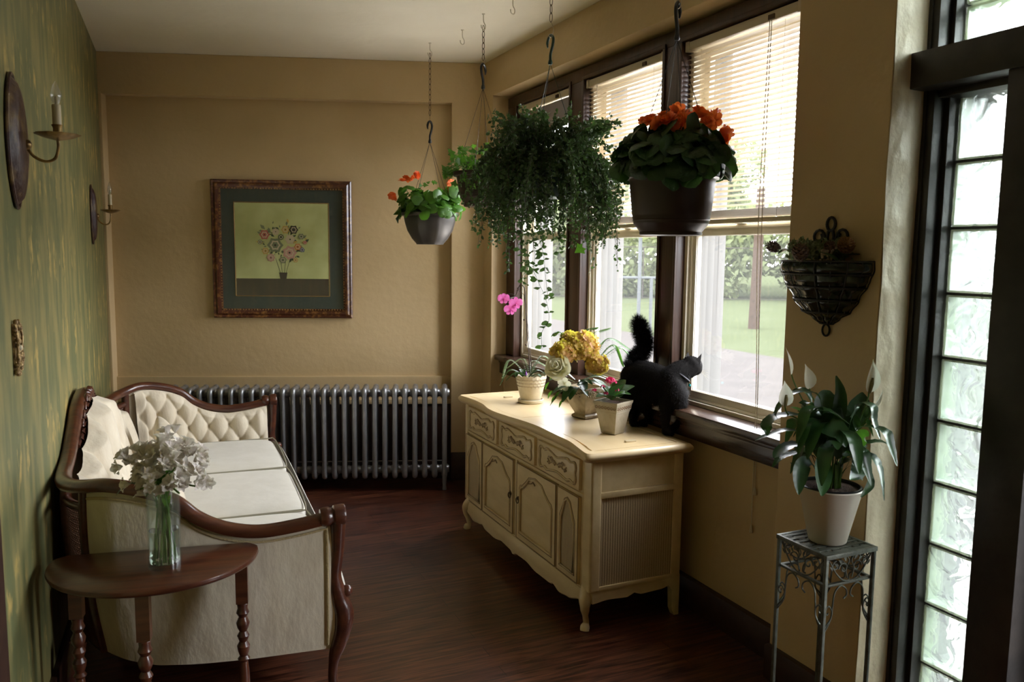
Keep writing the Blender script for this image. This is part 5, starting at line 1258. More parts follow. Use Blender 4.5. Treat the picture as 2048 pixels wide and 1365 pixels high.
def begonia_flower(t, c, r, m):
    mb = MB(); ax = (V((0, 0, .6))+rv(.8)).normalized()
    for lay, (n, L_, W_, cup) in enumerate(((6, r, r*.42, .15), (6, r*.85, r*.38, .55), (5, r*.62, r*.30, 1.0), (4, r*.38, r*.20, 1.8))):
        petal_flower(mb, c, ax, n, L_, W_, cup, 0, lay*.5)
    mb.build('blossom', m, t, smooth=60)
def hv(t, px, py, o_=0): return vp(px, py, t.location, o_)-V(t.location)
# 1: small orange begonia
rnd.seed(101)
t = thing('hanging_basket', 'smallest fluted dark pot of orange begonias, farthest left of the hanging baskets', 'hanging plant', (HK[0][0], HK[0][1], 1.648), 0, 'hanging baskets')
lathe_pot(t, [(0, .0), (.085, 0), (.088, .006), (.115, .035), (.145, .085), (.160, .135), (.165, .160), (.165, .172), (.180, .174), (.184, .180), (.184, .192), (.176, .194), (.165, .186), (.155, .15)], M['pot'], 8)
MB().lathe([(0, .172), (.16, .166)], (0, 0, 0), 24).build('soil', M['soil'], t)
hanger(t, 2.40-1.648, .185, .172, 4, M['wirestr'], M['blackplastic'], .1, .020, -1)
MB().tube([(0, 0, .74), (0, 0, .79)], .0012, 4).build('wire_link', M['chain'], t)
make_chain(HK[0][0], HK[0][1], ZC-.062, 2.435, 'thin chain above the smallest fluted basket')
mb = MB(); mi = MB()
for k in range(150):
    a = rnd.uniform(0, 6.28); q = rnd.random()**.5*.195; side = 1 if rnd.random() < .5 else -1
    x = math.cos(a)*q; y = math.sin(a)*q; hz = .19+.17*rnd.random()*(1-.35*(1-abs(x)/.195))
    if abs(x) < .03 and rnd.random() < .5: hz = .2+.06*rnd.random()
    begonia_leaf(mb, V((x, y, hz)), V((x*3, y*3, .5))+rv(.5), rnd.uniform(.024, .042))
    if k % 2 == 0: mi.tube([V((x*.4, y*.4, .17)), V((x, y, hz))], .002, 4, caps=False)
for k in range(14):
    a = rnd.uniform(0, 6.28); x, y = math.cos(a)*.19, math.sin(a)*.19; begonia_leaf(mb, V((x, y, .19-.02*rnd.random())), V((x*4, y*4, .1))+rv(.3), .034)
mb.build('foliage', M['leafm'], t, smooth=60); mi.build('stems', M['stemg'], t)
mb = MB()
for k in range(26): ivy_leaf(mb, hv(t, rnd.uniform(835, 880), rnd.uniform(363, 400), rnd.uniform(-.1, .1)), V((-.3, -.8, .5))+rv(.6), rnd.uniform(.016, .026))
mb.build('ivy_foliage', M['leafm'], t, smooth=60)
for x, y, o_ in ((812, 362, 0), (822, 357, .04), (833, 354, 0), (805, 366, -.04), (786, 402, -.03), (784, 396, .02), (902, 370, .05), (912, 384, 0), (897, 386, -.06), (908, 374, -.04)): begonia_flower(t, hv(t, x, y-3, o_), .029, M['orange'])
mb = MB(); mb.tube(catmull([hv(t, 800, 420, -.05), hv(t, 798, 432, -.06), hv(t, 796, 444, -.06)], 4), .0025, 5); mb.blade([hv(t, 798, 430, -.06), hv(t, 794, 438, -.07), hv(t, 796, 447, -.06)], [.003, .010, .002], (0, -1, 0), .2); mb.build('drooping_shoot', M['leafd'], t)
# 2: ivy basket partly behind the trailing plant
rnd.seed(102)
t = thing('hanging_basket', 'brown ribbed pot of bright ivy hanging behind the big trailing plant', 'hanging plant', (HK[1][0], HK[1][1], 1.850), 0, 'hanging baskets')
lathe_pot(t, [(0, 0), (.098, 0), (.102, .006), (.100, .016), (.118, .045), (.122, .052), (.121, .058), (.125, .062), (.124, .067), (.128, .072), (.127, .077), (.140, .150), (.142, .160), (.156, .162), (.160, .168), (.160, .184), (.150, .184), (.135, .15)], M['potbrown'])
MB().lathe([(0, .165), (.14, .158)], (0, 0, 0), 24).build('soil', M['soil'], t)
hanger(t, 2.607-1.85, .178, .150, 4, M['wirestr'], M['blackplastic'], .4, .034, 1)
make_chain(HK[1][0], HK[1][1], ZC-.062, 2.625, 'thin chain above the ivy basket')
MB().tube([V((math.cos(a)*.013, 0, .775+math.sin(a)*.02)) for a in [2*PI*k/14 for k in range(14)]], .0013, 5, closed=True).build('wire_link', M['hookwhite'], t)
mb = MB(); mi = MB()
for k in range(170):
    px = rnd.uniform(888, 980); py = rnd.uniform(290, 352); 
    if px < 915: py = rnd.uniform(325, 350) if rnd.random() < .5 else rnd.uniform(300, 330)
    if px < 900: py = rnd.uniform(335, 352)
    p = hv(t, px, py, rnd.uniform(-.13, .13)); ivy_leaf(mb, p, V((-.3, -.7, .5))+rv(.7), rnd.uniform(.014, .026))
    if k % 4 == 0: mi.tube([V((p.x*.3, p.y*.3, .17)), p.lerp(V((0, 0, .25)), .4)+V((0, 0, .02)), p], .0014, 4, caps=False)
for px, py in ((935, 362), (945, 372), (925, 360), (908, 368), (955, 358), (930, 350), (950, 350), (965, 365)): ivy_leaf(mb, hv(t, px, py, -.16), V((-.3, -.9, .3))+rv(.3), .024)
mb.build('ivy_foliage', M['leafm'], t, smooth=60); mi.build('stems', M['stemg'], t)
# 3: big trailing plant
rnd.seed(103)
t = thing('hanging_basket', 'huge dark bushy trailing plant hanging in the middle with long dangling vines', 'hanging plant', (HK[2][0], HK[2][1], 1.86), 0, 'hanging baskets')
lathe_pot(t, [(0, 0), (.095, 0), (.10, .006), (.128, .05), (.145, .12), (.150, .15), (.160, .152), (.162, .168), (.150, .168), (.135, .14)], M['greenplastic'])
MB().lathe([(0, .150), (.14, .145)], (0, 0, 0), 24).build('soil', M['soil'], t)
hanger(t, 2.600-1.86, .165, .152, 3, M['greenplastic'], M['greenplastic'], 1.05, .032, 1)
make_chain(HK[2][0], HK[2][1], ZC-.062, 2.66, 'short chain above the big trailing plant')
MB().tube(catmull([(.0, 0, .80), (.012, 0, .775), (.010, 0, .742), (-.004, 0, .730), (-.012, 0, .740)], 5), .0018, 5).build('wire_link', M['hookwhite'], t)
mb = MB(); st = MB()
def small_leaf(mb, c, d, L_):
    d = V(d).normalized(); s_ = d.cross(rv()).normalized(); n_ = s_.cross(d); w_ = L_*.34
    mb.add([c, c+d*L_*.35+s_*w_+n_*.15*L_, c+d*L_, c+d*L_*.35-s_*w_+n_*.15*L_, c+d*L_*.75+s_*w_*.75, c+d*L_*.75-s_*w_*.75], [(0, 1, 4, 2), (0, 2, 5, 3)])
def strand(p0, d0, drop, L_, dens, size, curl=.3, lm=mb):
    p = V(p0); d = V(d0); q_ = min(0, d.dot(RGT)); d = (d-RGT*q_*.38).normalized()*1.0; pts = [p.copy()]; n = int(L_/.02)
    for k in range(n):
        d = (d+V((0, 0, -drop))+rv(curl*.35)).normalized(); p = p+d*.02; pts.append(p.copy())
        for q in range(dens):
            if rnd.random() < .85: small_leaf(lm, p+rv(.006), (d*.3+rv(1)), size*rnd.uniform(.7, 1.3))
    if len(pts) > 2: st.tube(pts, .0011, 3, caps=False)
for k in range(480):
    a = rnd.uniform(0, 2*PI); q = rnd.random()**.5*.12; e = rnd.uniform(.10, 1.3)
    strand((math.cos(a)*q, math.sin(a)*q, .17), (math.cos(a)*math.cos(e)*1.15, math.sin(a)*math.cos(e)*1.15, math.sin(e)*.75), rnd.uniform(.14, .24), rnd.uniform(.22, .50), 3, .019)
for k in range(170):      # dense crown
    a = rnd.uniform(0, 2*PI); q = rnd.random()**.8*.20
    strand((math.cos(a)*q, math.sin(a)*q, .22+rnd.uniform(0, .06)), (math.cos(a)*.8+.1, math.sin(a)*.8, 1.0), .10, rnd.uniform(.1, .20), 3, .021)
for k in range(26):      # lower fringe
    a = rnd.uniform(0, 2*PI); strand((math.cos(a)*.2, math.sin(a)*.2, .10), (math.cos(a)*.5, math.sin(a)*.5, .1), .28, rnd.uniform(.32, .52), 1, .019)
mb.build('foliage', M['leafivy'], t, smooth=0); st.build('stems', M['stemb'], t)
def vine(pp, off_, size, ml='leafivy', nl=10):
    c = catmull([hv(t, x, y, off_) for x, y in pp], 8); lm = MB(); lm.tube(c, .0011, 4, caps=False)
    for k in range(nl):
        p = c[int((k+.7)/nl*(len(c)-1))]
        for sg in (-1, 1):
            if rnd.random() < .8: small_leaf(lm, p, RGT*sg*rnd.uniform(.5, 1)+V((0, 0, rnd.uniform(-.7, .3)))+FWD*rnd.uniform(-.3, .3), size*rnd.uniform(.7, 1.3))
    lm.build('vine', M[ml], t, smooth=0)
vine([(1050, 470), (1058, 520), (1075, 560), (1092, 600), (1098, 640), (1084, 665), (1084, 700)], -.08, .030, nl=14)
vine([(1070, 460), (1085, 500), (1090, 540), (1094, 580), (1098, 602)], -.02, .032, nl=12)
vine([(1030, 470), (1040, 500), (1052, 530), (1060, 555)], .05, .034, nl=8)
vine([(1065, 480), (1070, 510), (1066, 545)], .0, .030, nl=7)
vine([(1020, 460), (1012, 500), (1018, 530)], -.05, .020, nl=6)
vine([(1120, 470), (1118, 500), (1117, 515)], .05, .028, nl=4)
vine([(1045, 460), (1052, 515), (1045, 560), (1055, 570)], -.04, .020, nl=9)
lm = MB(); ivy_leaf(lm, hv(t, 1162, 497, -.12), V((-.4, -.9, .2)), .032); lm.tube(catmull([hv(t, 1140, 470, -.1), hv(t, 1150, 488, -.11), hv(t, 1162, 497, -.12)], 4), .0012, 4); lm.build('yellow_green_leaf', M['leafm'], t)
# 4: large orange begonia
rnd.seed(104)
t = thing('hanging_basket', 'large brown ribbed pot of orange begonias nearest the camera, in front of the blinds', 'hanging plant', (HK[3][0], HK[3][1], 1.672), 0, 'hanging baskets')
lathe_pot(t, [(0, .0), (.112, 0), (.115, .006), (.113, .012), (.135, .040), (.138, .046), (.1375, .050), (.1405, .054), (.139, .058), (.142, .064), (.1405, .068), (.143, .073), (.155, .185), (.157, .200), (.160, .203), (.178, .205), (.182, .212), (.182, .226), (.172, .228), (.160, .215), (.15, .18)], M['potbrown'])
MB().lathe([(0, .205), (.155, .198)], (0, 0, 0), 24).build('soil', M['soil'], t)
hanger(t, 2.500-1.672, .222, .168, 4, M['blackplastic'], M['blackplastic'], .15, .020, 1)
make_chain(HK[3][0], HK[3][1], ZC-.062, 2.54, 'chain above the large begonia basket, cut by the top of the photo')
MB().tube([V((math.cos(a)*.015, 0, .838+math.sin(a)*.032)) for a in [2*PI*k/14 for k in range(14)]], .0013, 5, closed=True).build('wire_link', M['hookwhite'], t)
mb = MB(); mi = MB()
for k in range(330):
    a = rnd.uniform(0, 6.28); q = rnd.random()**.5; x = math.cos(a)*q*.205; y = math.sin(a)*q*.205; hz = .22+.185*rnd.random()**.8*(1-.55*q**3)
    begonia_leaf(mb, V((x, y, hz)), V((x*4, y*4, .6))+rv(.7), rnd.uniform(.026, .044))
    if k % 2 == 0: mi.tube([V((x*.4, y*.4, .2)), V((x, y, hz))], .0025, 4, caps=False)
for k in range(20):
    a = 2*PI*k/20; x, y = math.cos(a)*.185, math.sin(a)*.185; begonia_leaf(mb, V((x, y, .225+.02*rnd.random())), V((x*4, y*4, .1))+rv(.3), .042)
for px, py, o_ in ((1245, 330, 0), (1256, 322, .05), (1262, 284, 0), (1440, 300, 0), (1452, 330, .03), (1450, 342, -.03), (1340, 355, -.17), (1385, 352, -.17), (1360, 345, -.17), (1238, 338, -.05)): begonia_leaf(mb, hv(t, px, py, o_), V((-.3, -.8, .4))+rv(.3), .04)
mb.build('foliage', M['leafb'], t, smooth=60); mi.build('stems', M['stemg'], t)
mb = MB()
for tip, b_ in (((1474, 330), (1432, 318)), ((1466, 373), (1434, 335)), ((1455, 348), (1430, 325))):
    mb.blade(catmull([hv(t, *b_, -.08), hv(t, (b_[0]+tip[0])/2, (b_[1]+tip[1])/2-3, -.11), hv(t, *tip, -.12)], 4), [.003, .008, .011, .013, .013, .011, .008, .004, .001], (0, 0, 1), .25)
mb.build('pointed_leaf', M['leafd'], t, smooth=60)
for x, y, o_, r in ((1290, 250, .03, .028), (1302, 246, -.04, .03), (1316, 252, -.1, .03), (1328, 240, .0, .034), (1338, 246, -.1, .034), (1350, 232, .03, .036), (1358, 226, .08, .032), (1366, 240, -.06, .034), (1372, 246, -.13, .036), (1388, 240, .03, .030), (1398, 232, .0, .034), (1408, 240, -.08, .034), (1420, 240, .03, .032), (1430, 246, -.05, .034), (1435, 236, .05, .028), (1345, 258, -.12, .028), (1415, 250, -.12, .028), (1452, 275, -.03, .032), (1456, 286, -.06, .026), (1448, 268, .03, .026)): begonia_flower(t, hv(t, x, y-4, o_*1.1-.02), r*1.05, M['orange'])

# ------------------------------------------------------------------ wall planter on the pier
WP = V((2.118, 2.035, 1.575))
t = thing('wall_planter', 'dark green glass wall pocket in black wire cage on the pier beside the windows', 'wall planter', WP)
def wp_r(v): return wave(v, [(0, .178), (.12, .180), (.30, .165), (.36, .158), (.55, .128), (.60, .125), (.78, .095), (.90, .050), (1, .022)])
def wpf(u, v, e=0.0):
    a = PI*u; r = wp_r(v); 
    k = abs(math.sin(a*5))**.7*abs(math.sin(v*5*PI))**.7
    r2 = r-.003+.012*k+e
    return V((-math.sin(a)*r2*.74, -math.cos(a)*r2, -.215*v+.01))
MB().grid(lambda u, v: wpf(u, v), 88, 60).build('glass_pocket', M['greenglass'], t, smooth=80)
mb = MB()
def wl(u, v): 
    a = PI*u; r = wp_r(v)+.004; return V((-math.sin(a)*r*.74, -math.cos(a)*r, -.215*v+.01))
for v in (0, .2, .4, .6, .8, .985): mb.tube([wl(k/30, v) for k in range(31)], .0034, 6)
for k in range(11):
    u = k/10
    mb.tube([wl(u, j/40*.985) for j in range(41)], .0022, 5)
mb.tube([V((-.004, math.cos(a)*.016, -.225+math.sin(a)*.020)) for a in [2*PI*k/16 for k in range(16)]], .0038, 6, closed=True)
mb.build('wire_cage', M['iron'], t, smooth=60)
mb = MB()
mb.tube([V((-.006, math.cos(a)*.018, .135+math.sin(a)*.022)) for a in [2*PI*k/16 for k in range(16)]], .0052, 8, closed=True)
for sg in (-1, 1):
    mb.tube([V((-.006, sg*(.052+math.cos(PI+a)*(.026-.0016*a)), .092+math.sin(a)*(.026-.0016*a))) for a in [k*.5 for k in range(15)]], .005, 8)
    mb.tube(catmull([(-.006, sg*.010, .112), (-.006, sg*.014, .085), (-.006, sg*.006, .05), (-.006, sg*.02, .01)], 4), .005, 8)
    mb.tube(catmull([(-.006, sg*.026, .092), (-.006, sg*.022, .065), (-.006, sg*.034, .03), (-.006, sg*.05, .0)], 4), .005, 8)
mb.build('scroll_finial', M['iron'], t, smooth=60)
rnd.seed(12)
def wv(x, y, o_=0): return vp(x, y, WP, o_)
t = thing('greenery_bunch', 'bunch of dusty green sprigs and leaves filling the wall planter', 'greenery', WP+V((-.06, 0, .01)))
mb = MB(); bb = MB()
for k in range(240):
    px = rnd.uniform(1578, 1722); py = rnd.uniform(484, 520); p = wv(px, py, rnd.uniform(-.10, -.02)); 
    if px > 1690: py = max(py, 500)
    for q in range(3): small_leaf(mb, p+rv(.006), rv(1)+V((0, 0, .5)), rnd.uniform(.012, .022))
for k in range(40): c = wv(rnd.uniform(1640, 1668), rnd.uniform(498, 520), -.12); bb.ball(c+rv(.006), .0045, 6, 5)
for k in range(30): c = wv(rnd.uniform(1580, 1612), rnd.uniform(482, 505), -.08); bb.ball(c+rv(.008), .0035, 6, 5)
mb.build('sprig', M['leafgrey'], t, smooth=0, off=t.location); bb.build('berry_cluster', M['berry'], t, off=t.location)
for b_, tp, w_, o1, o2 in (((1600, 520), (1541, 520), .010, -.06, -.07), ((1700, 525), (1752, 516), .012, -.05, .0), ((1590, 500), (1556, 508), .018, -.08, -.1), ((1670, 515), (1728, 512), .022, -.10, -.07), ((1680, 528), (1640, 505), .022, -.12, -.12), ((1700, 520), (1735, 500), .02, -.04, -.0)):
    lf(b_, tp, w_, o1-.02, o2-.02, WP, t, Matrix.Translation(t.location).inverted(), 'leaf', 'leafd', .006)
def pine_cone(c, ax, L_, r, m, label):
    ax = V(ax).normalized(); o = thing('pine_cone', label, 'pine cone', c, 0, 'pine cones in the wall planter'); u_ = ax.orthogonal().normalized(); w_ = ax.cross(u_)
    mb = MB().ball((0, 0, 0), r*.5, 8, 6)
    for k in range(70):
        f = k/70; a = k*2.4; rr = r*math.sin(PI*(.12+.80*f))**.8; z = (f-.5)*L_
        d = u_*math.cos(a)+w_*math.sin(a); s_ = ax.cross(d); p = ax*z; tip = p+d*rr+ax*r*.35
        sz = r*.30*math.sin(PI*(.15+.75*f)); mb.add([p, tip-s_*sz-ax*sz*.2, tip+ax*sz*.8+d*sz*.3, tip+s_*sz-ax*sz*.2, tip-ax*sz*.6], [(0, 1, 2), (0, 2, 3), (0, 3, 4), (0, 4, 1), (1, 4, 3, 2)])
    mb.build('cone', m, o, smooth=0)
pine_cone(wv(1549, 495, -.10), RGT*-.8+V((0, 0, .35)), .050, .018, M['cone'], 'small dark pine cone sticking out at the left end of the wall planter')
pine_cone(wv(1601, 509, -.13), V((-.2, -.1, 1)), .056, .026, M['cone'], 'round brown pine cone at the front left of the wall planter')
pine_cone(wv(1690, 494, -.12), -FWD+V((0, 0, .7)), .046, .027, M['conegold'], 'gilded open pine cone at the right of the wall planter')
pine_cone(wv(1658, 497, -.11), V((.2, -.3, 1)), .040, .018, M['cone'], 'reddish brown cone in the middle of the wall planter')

# ------------------------------------------------------------------ plant stand
SX, SY, SH = 1.947, 1.826, .70; hs = .099
t = thing('plant_stand', 'tall square pewter metal plant stand with scrollwork beside the pier', 'plant stand', (SX, SY, 0))
for sx in (-1, 1):
    for sy in (-1, 1):
        mb = MB(); a, b = sx*hs, sy*hs; mb.box(a-.0055, a+.0055, b-.0055, b+.0055, 0, SH-.004); mb.build('leg', M['standmetal'], t, smooth=30, bevel=.0012)
mb = MB(); ring(mb, -hs-.008, hs+.008, -1, 1, -1, 1, .01) if False else None
for z0, z1, h_ in ((SH-.014, SH, hs+.008), (SH-.105, SH-.097, hs)):
    mb.box(-h_, h_, -h_, -h_+.012, z0, z1); mb.box(-h_, h_, h_-.012, h_, z0, z1); mb.box(-h_, -h_+.012, -h_+.012, h_-.012, z0, z1); mb.box(h_-.012, h_, -h_+.012, h_-.012, z0, z1)
mb.build('rim', M['standmetal'], t, smooth=30, bevel=.0012)
mb = MB(); n = 7; w_ = (2*hs)/n
for i in range(n):
    x = -hs+w_*(i+.5); mb.box(x-w_*.27, x+w_*.27, -hs, hs, SH-.007, SH-.004); mb.box(-hs, hs, x-w_*.27, x+w_*.27, SH-.004, SH-.001)
for i in range(0, n):
    for j in range(0, n):
        if (i+j) % 3 == 0: mb.box(-hs+w_*i, -hs+w_*(i+1), -hs+w_*j, -hs+w_*(j+1), SH-.0065, SH-.0022)
mb.build('lattice_top', M['standmetal'], t, smooth=0)
for k in range(4):
    rm = Matrix.Rotation(k*PI/2, 3, 'Z'); mb = MB()
    def q3(x, z): return rm @ V((x, -hs, z))
    def spiral(cx_, cz, r0, a0, sg, n=16, k_=.45, rad=.0024):
        return [q3(cx_+sg*math.cos(a0+j*k_)*(r0*(1-j/(n+4))), cz+math.sin(a0+j*k_)*(r0*(1-j/(n+4)))) for j in range(n)]
    for sg in (-1, 1):
        mb.tube(spiral(sg*.028, SH-.052, .020, 0, sg), .0026, 6); mb.tube(spiral(sg*.060, SH-.040, .016, 1.5, -sg), .0024, 6)
        mb.tube(catmull([q3(sg*.088, SH-.020), q3(sg*.074, SH-.040), q3(sg*.055, SH-.066), q3(sg*.030, SH-.088), q3(0, SH-.097)], 5), .0026, 6)
        mb.tube(catmull([q3(sg*.010, SH-.085), q3(sg*.016, SH-.055), q3(sg*.005, SH-.030), q3(sg*.014, SH-.016)], 5), .0022, 6)
        for j in range(4): p = q3(sg*(.018+.018*j), SH-.030-.008*j); mb.blade([p, p+(rm @ V((sg*.004, -.002, .010))), p+(rm @ V((sg*.012, -.001, .015)))], [.002, .005, .001], rm @ V((0, -1, 0)), .2)
    mb.build('scroll_panel', M['standmetal'], t, smooth=60)
    mb = MB()
    for sg in (-1, 1):
        mb.tube(catmull([q3(sg*.020, SH-.150), q3(sg*.008, SH-.140), q3(sg*.012, SH-.120), q3(sg*.035, SH-.107), q3(sg*.058, SH-.125), q3(sg*.064, SH-.165), q3(sg*.068, SH-.205), q3(sg*.085, SH-.225), q3(sg*.097, SH-.240)], 6), .0027, 6)
        mb.tube(catmull([q3(sg*.095, SH-.250), q3(sg*.072, SH-.215), q3(sg*.066, SH-.185), q3(sg*.080, SH-.165), q3(sg*.092, SH-.178), q3(sg*.086, SH-.192), q3(sg*.080, SH-.186)], 6), .0024, 6)
    mb.build('bracket_scroll', M['standmetal'], t, smooth=60)
# ------------------------------------------------------------------ peace lily
LP = V((SX+.004, SY, SH)); rnd.seed(77)
t = thing('potted_peace_lily', 'white peace lily in a plain ivory pot on the metal plant stand', 'potted plant', LP)
MB().lathe([(0, 0), (.055, 0), (.058, .003), (.096, .172), (.099, .176), (.097, .180), (.093, .176), (.088, .15)], (0, 0, 0), 48).build('pot', M['whitepot'], t, smooth=50)
MB().lathe([(.093, .170), (.094, .182), (.089, .184), (.086, .160)], (0, 0, 0), 40).build('inner_rim', M['blackplastic'], t, smooth=50)
MB().lathe([(0, .180), (.05, .177), (.088, .172)], (0, 0, 0), 24, fn=lambda r, z, a: r).build('soil', M['soil'], t)
def lv(x, y, o_=0): return vp(x, y, LP, o_)
def lily_leaf(pts, w_, o_, m='leafd', fold=.22, nrm=(0, 0, 1)):
    P = [lv(x, y, o_*k/(len(pts)-1)-.0) for k, (x, y) in enumerate(pts)]; c = catmull(P, 6); L_ = len(c)
    f0 = .40
    ws = []
    for k in range(L_):
        f = k/(L_-1); ws.append(.0022 if f < f0*.7 else .0022+w_*3.1*((f-f0*.7)/(1-f0*.7))**.7*max(0, 1-(f-f0*.7)/(1-f0*.7))**.9)
    MB().blade(c, ws, nrm, fold, wav=.05).build('leaf', M[m], t, smooth=70, off=LP)
VW = (-FWD.x, -FWD.y, .5)
for pts, w_, o_, m, nr in (
    ([(1650, 975), (1635, 900), (1610, 838), (1560, 834), (1535, 848), (1534, 872)], .026, -.05, 'leafd', (0, 0, 1)),
    ([(1650, 975), (1630, 900), (1610, 872), (1575, 862), (1535, 872), (1510, 882)], .018, -.02, 'leafd', (0, 0, 1)),
    ([(1645, 975), (1625, 915), (1608, 890), (1580, 893), (1560, 905), (1548, 917)], .024, -.11, 'leafd', (0, 0, 1)),
    ([(1645, 975), (1625, 930), (1605, 905), (1580, 910), (1560, 918), (1545, 935)], .015, -.07, 'leafb', (0, 0, 1)),
    ([(1650, 972), (1630, 935), (1612, 925), (1602, 940), (1598, 965), (1597, 990)], .022, -.13, 'leafd', VW),
    ([(1655, 972), (1648, 935), (1645, 925), (1646, 945), (1645, 970), (1643, 993)], .024, -.16, 'leafd', VW),
    ([(1658, 972), (1650, 900), (1645, 855), (1655, 850), (1680, 868), (1692, 895)], .034, -.12, 'leafd', VW),
    ([(1655, 972), (1640, 900), (1625, 850), (1630, 825), (1660, 825), (1700, 850)], .030, -.08, 'leafd', (0, 0, 1)),
    ([(1655, 972), (1650, 900), (1650, 860), (1652, 820), (1655, 795), (1660, 782)], .040, .05, 'leafd', VW),
    ([(1660, 972), (1668, 900), (1672, 850), (1678, 820), (1680, 785), (1672, 752)], .020, .04, 'leafd', VW),
    ([(1665, 972), (1690, 900), (1705, 850), (1715, 825), (1722, 805), (1725, 785)], .034, .08, 'leafd', VW),
    ([(1665, 972), (1680, 920), (1690, 880), (1700, 850), (1707, 838), (1712, 830)], .026, -.03, 'leafb', VW),
    ([(1665, 972), (1680, 925), (1698, 900), (1710, 885), (1728, 872), (1738, 872)], .024, -.08, 'leafm', VW),
    ([(1668, 972), (1690, 920), (1715, 895), (1750, 885), (1775, 890), (1793, 918)], .018, -.02, 'leafb', (0, 0, 1)),
    ([(1668, 972), (1685, 925), (1705, 915), (1740, 915), (1758, 940), (1768, 1002)], .026, -.10, 'leafd', (.3, -.6, 1)),
    ([(1668, 975), (1690, 940), (1715, 930), (1735, 945), (1740, 970), (1722, 995)], .014, -.12, 'leafb', (.3, -.6, 1)),
    ([(1668, 972), (1680, 935), (1700, 920), (1715, 930), (1712, 950), (1700, 960)], .024, -.14, 'leafd', (.3, -.6, 1)),
    ([(1650, 972), (1640, 890), (1625, 835), (1605, 825), (1590, 818), (1580, 815)], .018, .05, 'leafm', (0, 0, 1)),
    ([(1652, 972), (1640, 880), (1620, 800), (1610, 782), (1596, 778), (1584, 785)], .014, .08, 'leafd', (0, 0, 1)),
    ([(1655, 972), (1650, 920), (1652, 890), (1655, 875), (1670, 880), (1675, 900)], .030, -.13, 'leafd', VW),
    ([(1655, 972), (1640, 930), (1625, 895), (1622, 880), (1612, 870), (1604, 880)], .022, -.10, 'leafd', (0, 0, 1)),
    ([(1660, 972), (1655, 910), (1648, 880), (1640, 868), (1632, 880), (1630, 900)], .026, -.09, 'leafd', VW),
    ([(1660, 975), (1672, 930), (1680, 905), (1690, 895), (1705, 900), (1712, 915)], .026, -.12, 'leafd', VW),
    ([(1660, 972), (1640, 930), (1620, 910), (1605, 925), (1590, 935), (1580, 925)], .016, -.02, 'leafd', (0, 0, 1)),
    ([(1658, 972), (1655, 900), (1665, 850), (1672, 840), (1690, 835), (1700, 845)], .030, .02, 'leafd', VW),
    ([(1655, 972), (1635, 900), (1628, 860), (1620, 850), (1640, 835), (1660, 845)], .032, -.02, 'leafd', VW)):
    lily_leaf(pts, w_, o_, m, .22, nr)
for k in range(26):
    a = rnd.uniform(0, 2*PI); f = rnd.uniform(.5, 1.0); r1 = rnd.uniform(.05, .10); r2 = rnd.uniform(.09, .19); h_ = rnd.uniform(.30, .47); d = V((math.cos(a), math.sin(a), 0))
    if d.x > .3: r2 *= .55
    if d.dot(HF) > .4 and d.x > 0: continue
    P = [V((0, 0, .17))+d*.02, d*r1*.6+V((0, 0, .17+(h_-.17)*.6)), d*r1+V((0, 0, h_)), d*(r1+r2)*.6+V((0, 0, h_+.005)), d*r2+V((0, 0, h_-.035)), d*(r2+.025)+V((0, 0, h_-.09))]
    c = catmull(P, 5); L_ = len(c); w_ = rnd.uniform(.014, .023)
    MB().blade(c, [.002 if q/(L_-1) < .36 else .002+w_*3.1*((q/(L_-1)-.36)/.64)**.7*max(0, 1-(q/(L_-1)-.36)/.64)**.9 for q in range(L_)], (0, 0, 1), .22, wav=.05).build('leaf', M['leafd'], t, smooth=70)
def spathe(stem, tip, base, w_, o_, side=0.0, sp=True):
    c = catmull([lv(x, y, o_*k/(len(stem)-1)) for k, (x, y) in enumerate(stem)], 6); MB().tube(c, .0022, 6).build('flower_stalk', M['stemg'], t, off=LP)
    b = lv(*base, o_); tp = lv(*tip, o_); ax = tp-b
    pts = [b+ax*f+(-HF*.010*math.sin(PI*f)) for f in (0, .08, .2, .35, .5, .65, .78, .88, .95, 1)]; ws = [w_*x for x in (.12, .55, .88, 1, .92, .68, .40, .18, .07, .02)]
    nr = (-HF*math.cos(side)+V((math.cos(yaw), -math.sin(yaw), 0))*math.sin(side))
    f = MB().blade(pts, ws, nr, .45).build('spathe', M['spathe'], t, smooth=80, off=LP)
    if sp: MB().tube([b-HF*.004, b+ax*.28-HF*.012, b+ax*.46-HF*.014], [.0045, .006, .0035], 8).build('spadix', M['spadix'], f, off=LP)
spathe([(1655, 970), (1640, 880), (1612, 815), (1590, 770), (1583, 750)], (1571, 694), (1582, 752), .013, .10, .9, False)
spathe([(1655, 970), (1650, 880), (1635, 815), (1622, 790), (1619, 778)], (1610, 728), (1619, 778), .022, .10, .2, False)
spathe([(1645, 970), (1630, 880), (1600, 842), (1575, 828), (1569, 808)], (1569, 762), (1570, 812), .022, -.02, -.2)
spathe([(1665, 970), (1700, 885), (1722, 835), (1735, 800), (1738, 785)], (1746, 719), (1738, 786), .023, -.03, .1)
spathe([(1665, 970), (1700, 880), (1725, 850), (1738, 830), (1740, 820)], (1766, 780), (1740, 820), .014, .0, .8, False)
mb = MB()
for k in range(16):
    a = rnd.uniform(0, 6.28); p = V((math.cos(a)*.03, math.sin(a)*.03, .165)); mb.tube([p, p*1.3+V((0, 0, .04))+rv(.012)], .003, 5)
mb.build('leaf_stalks', M['stemg'], t)

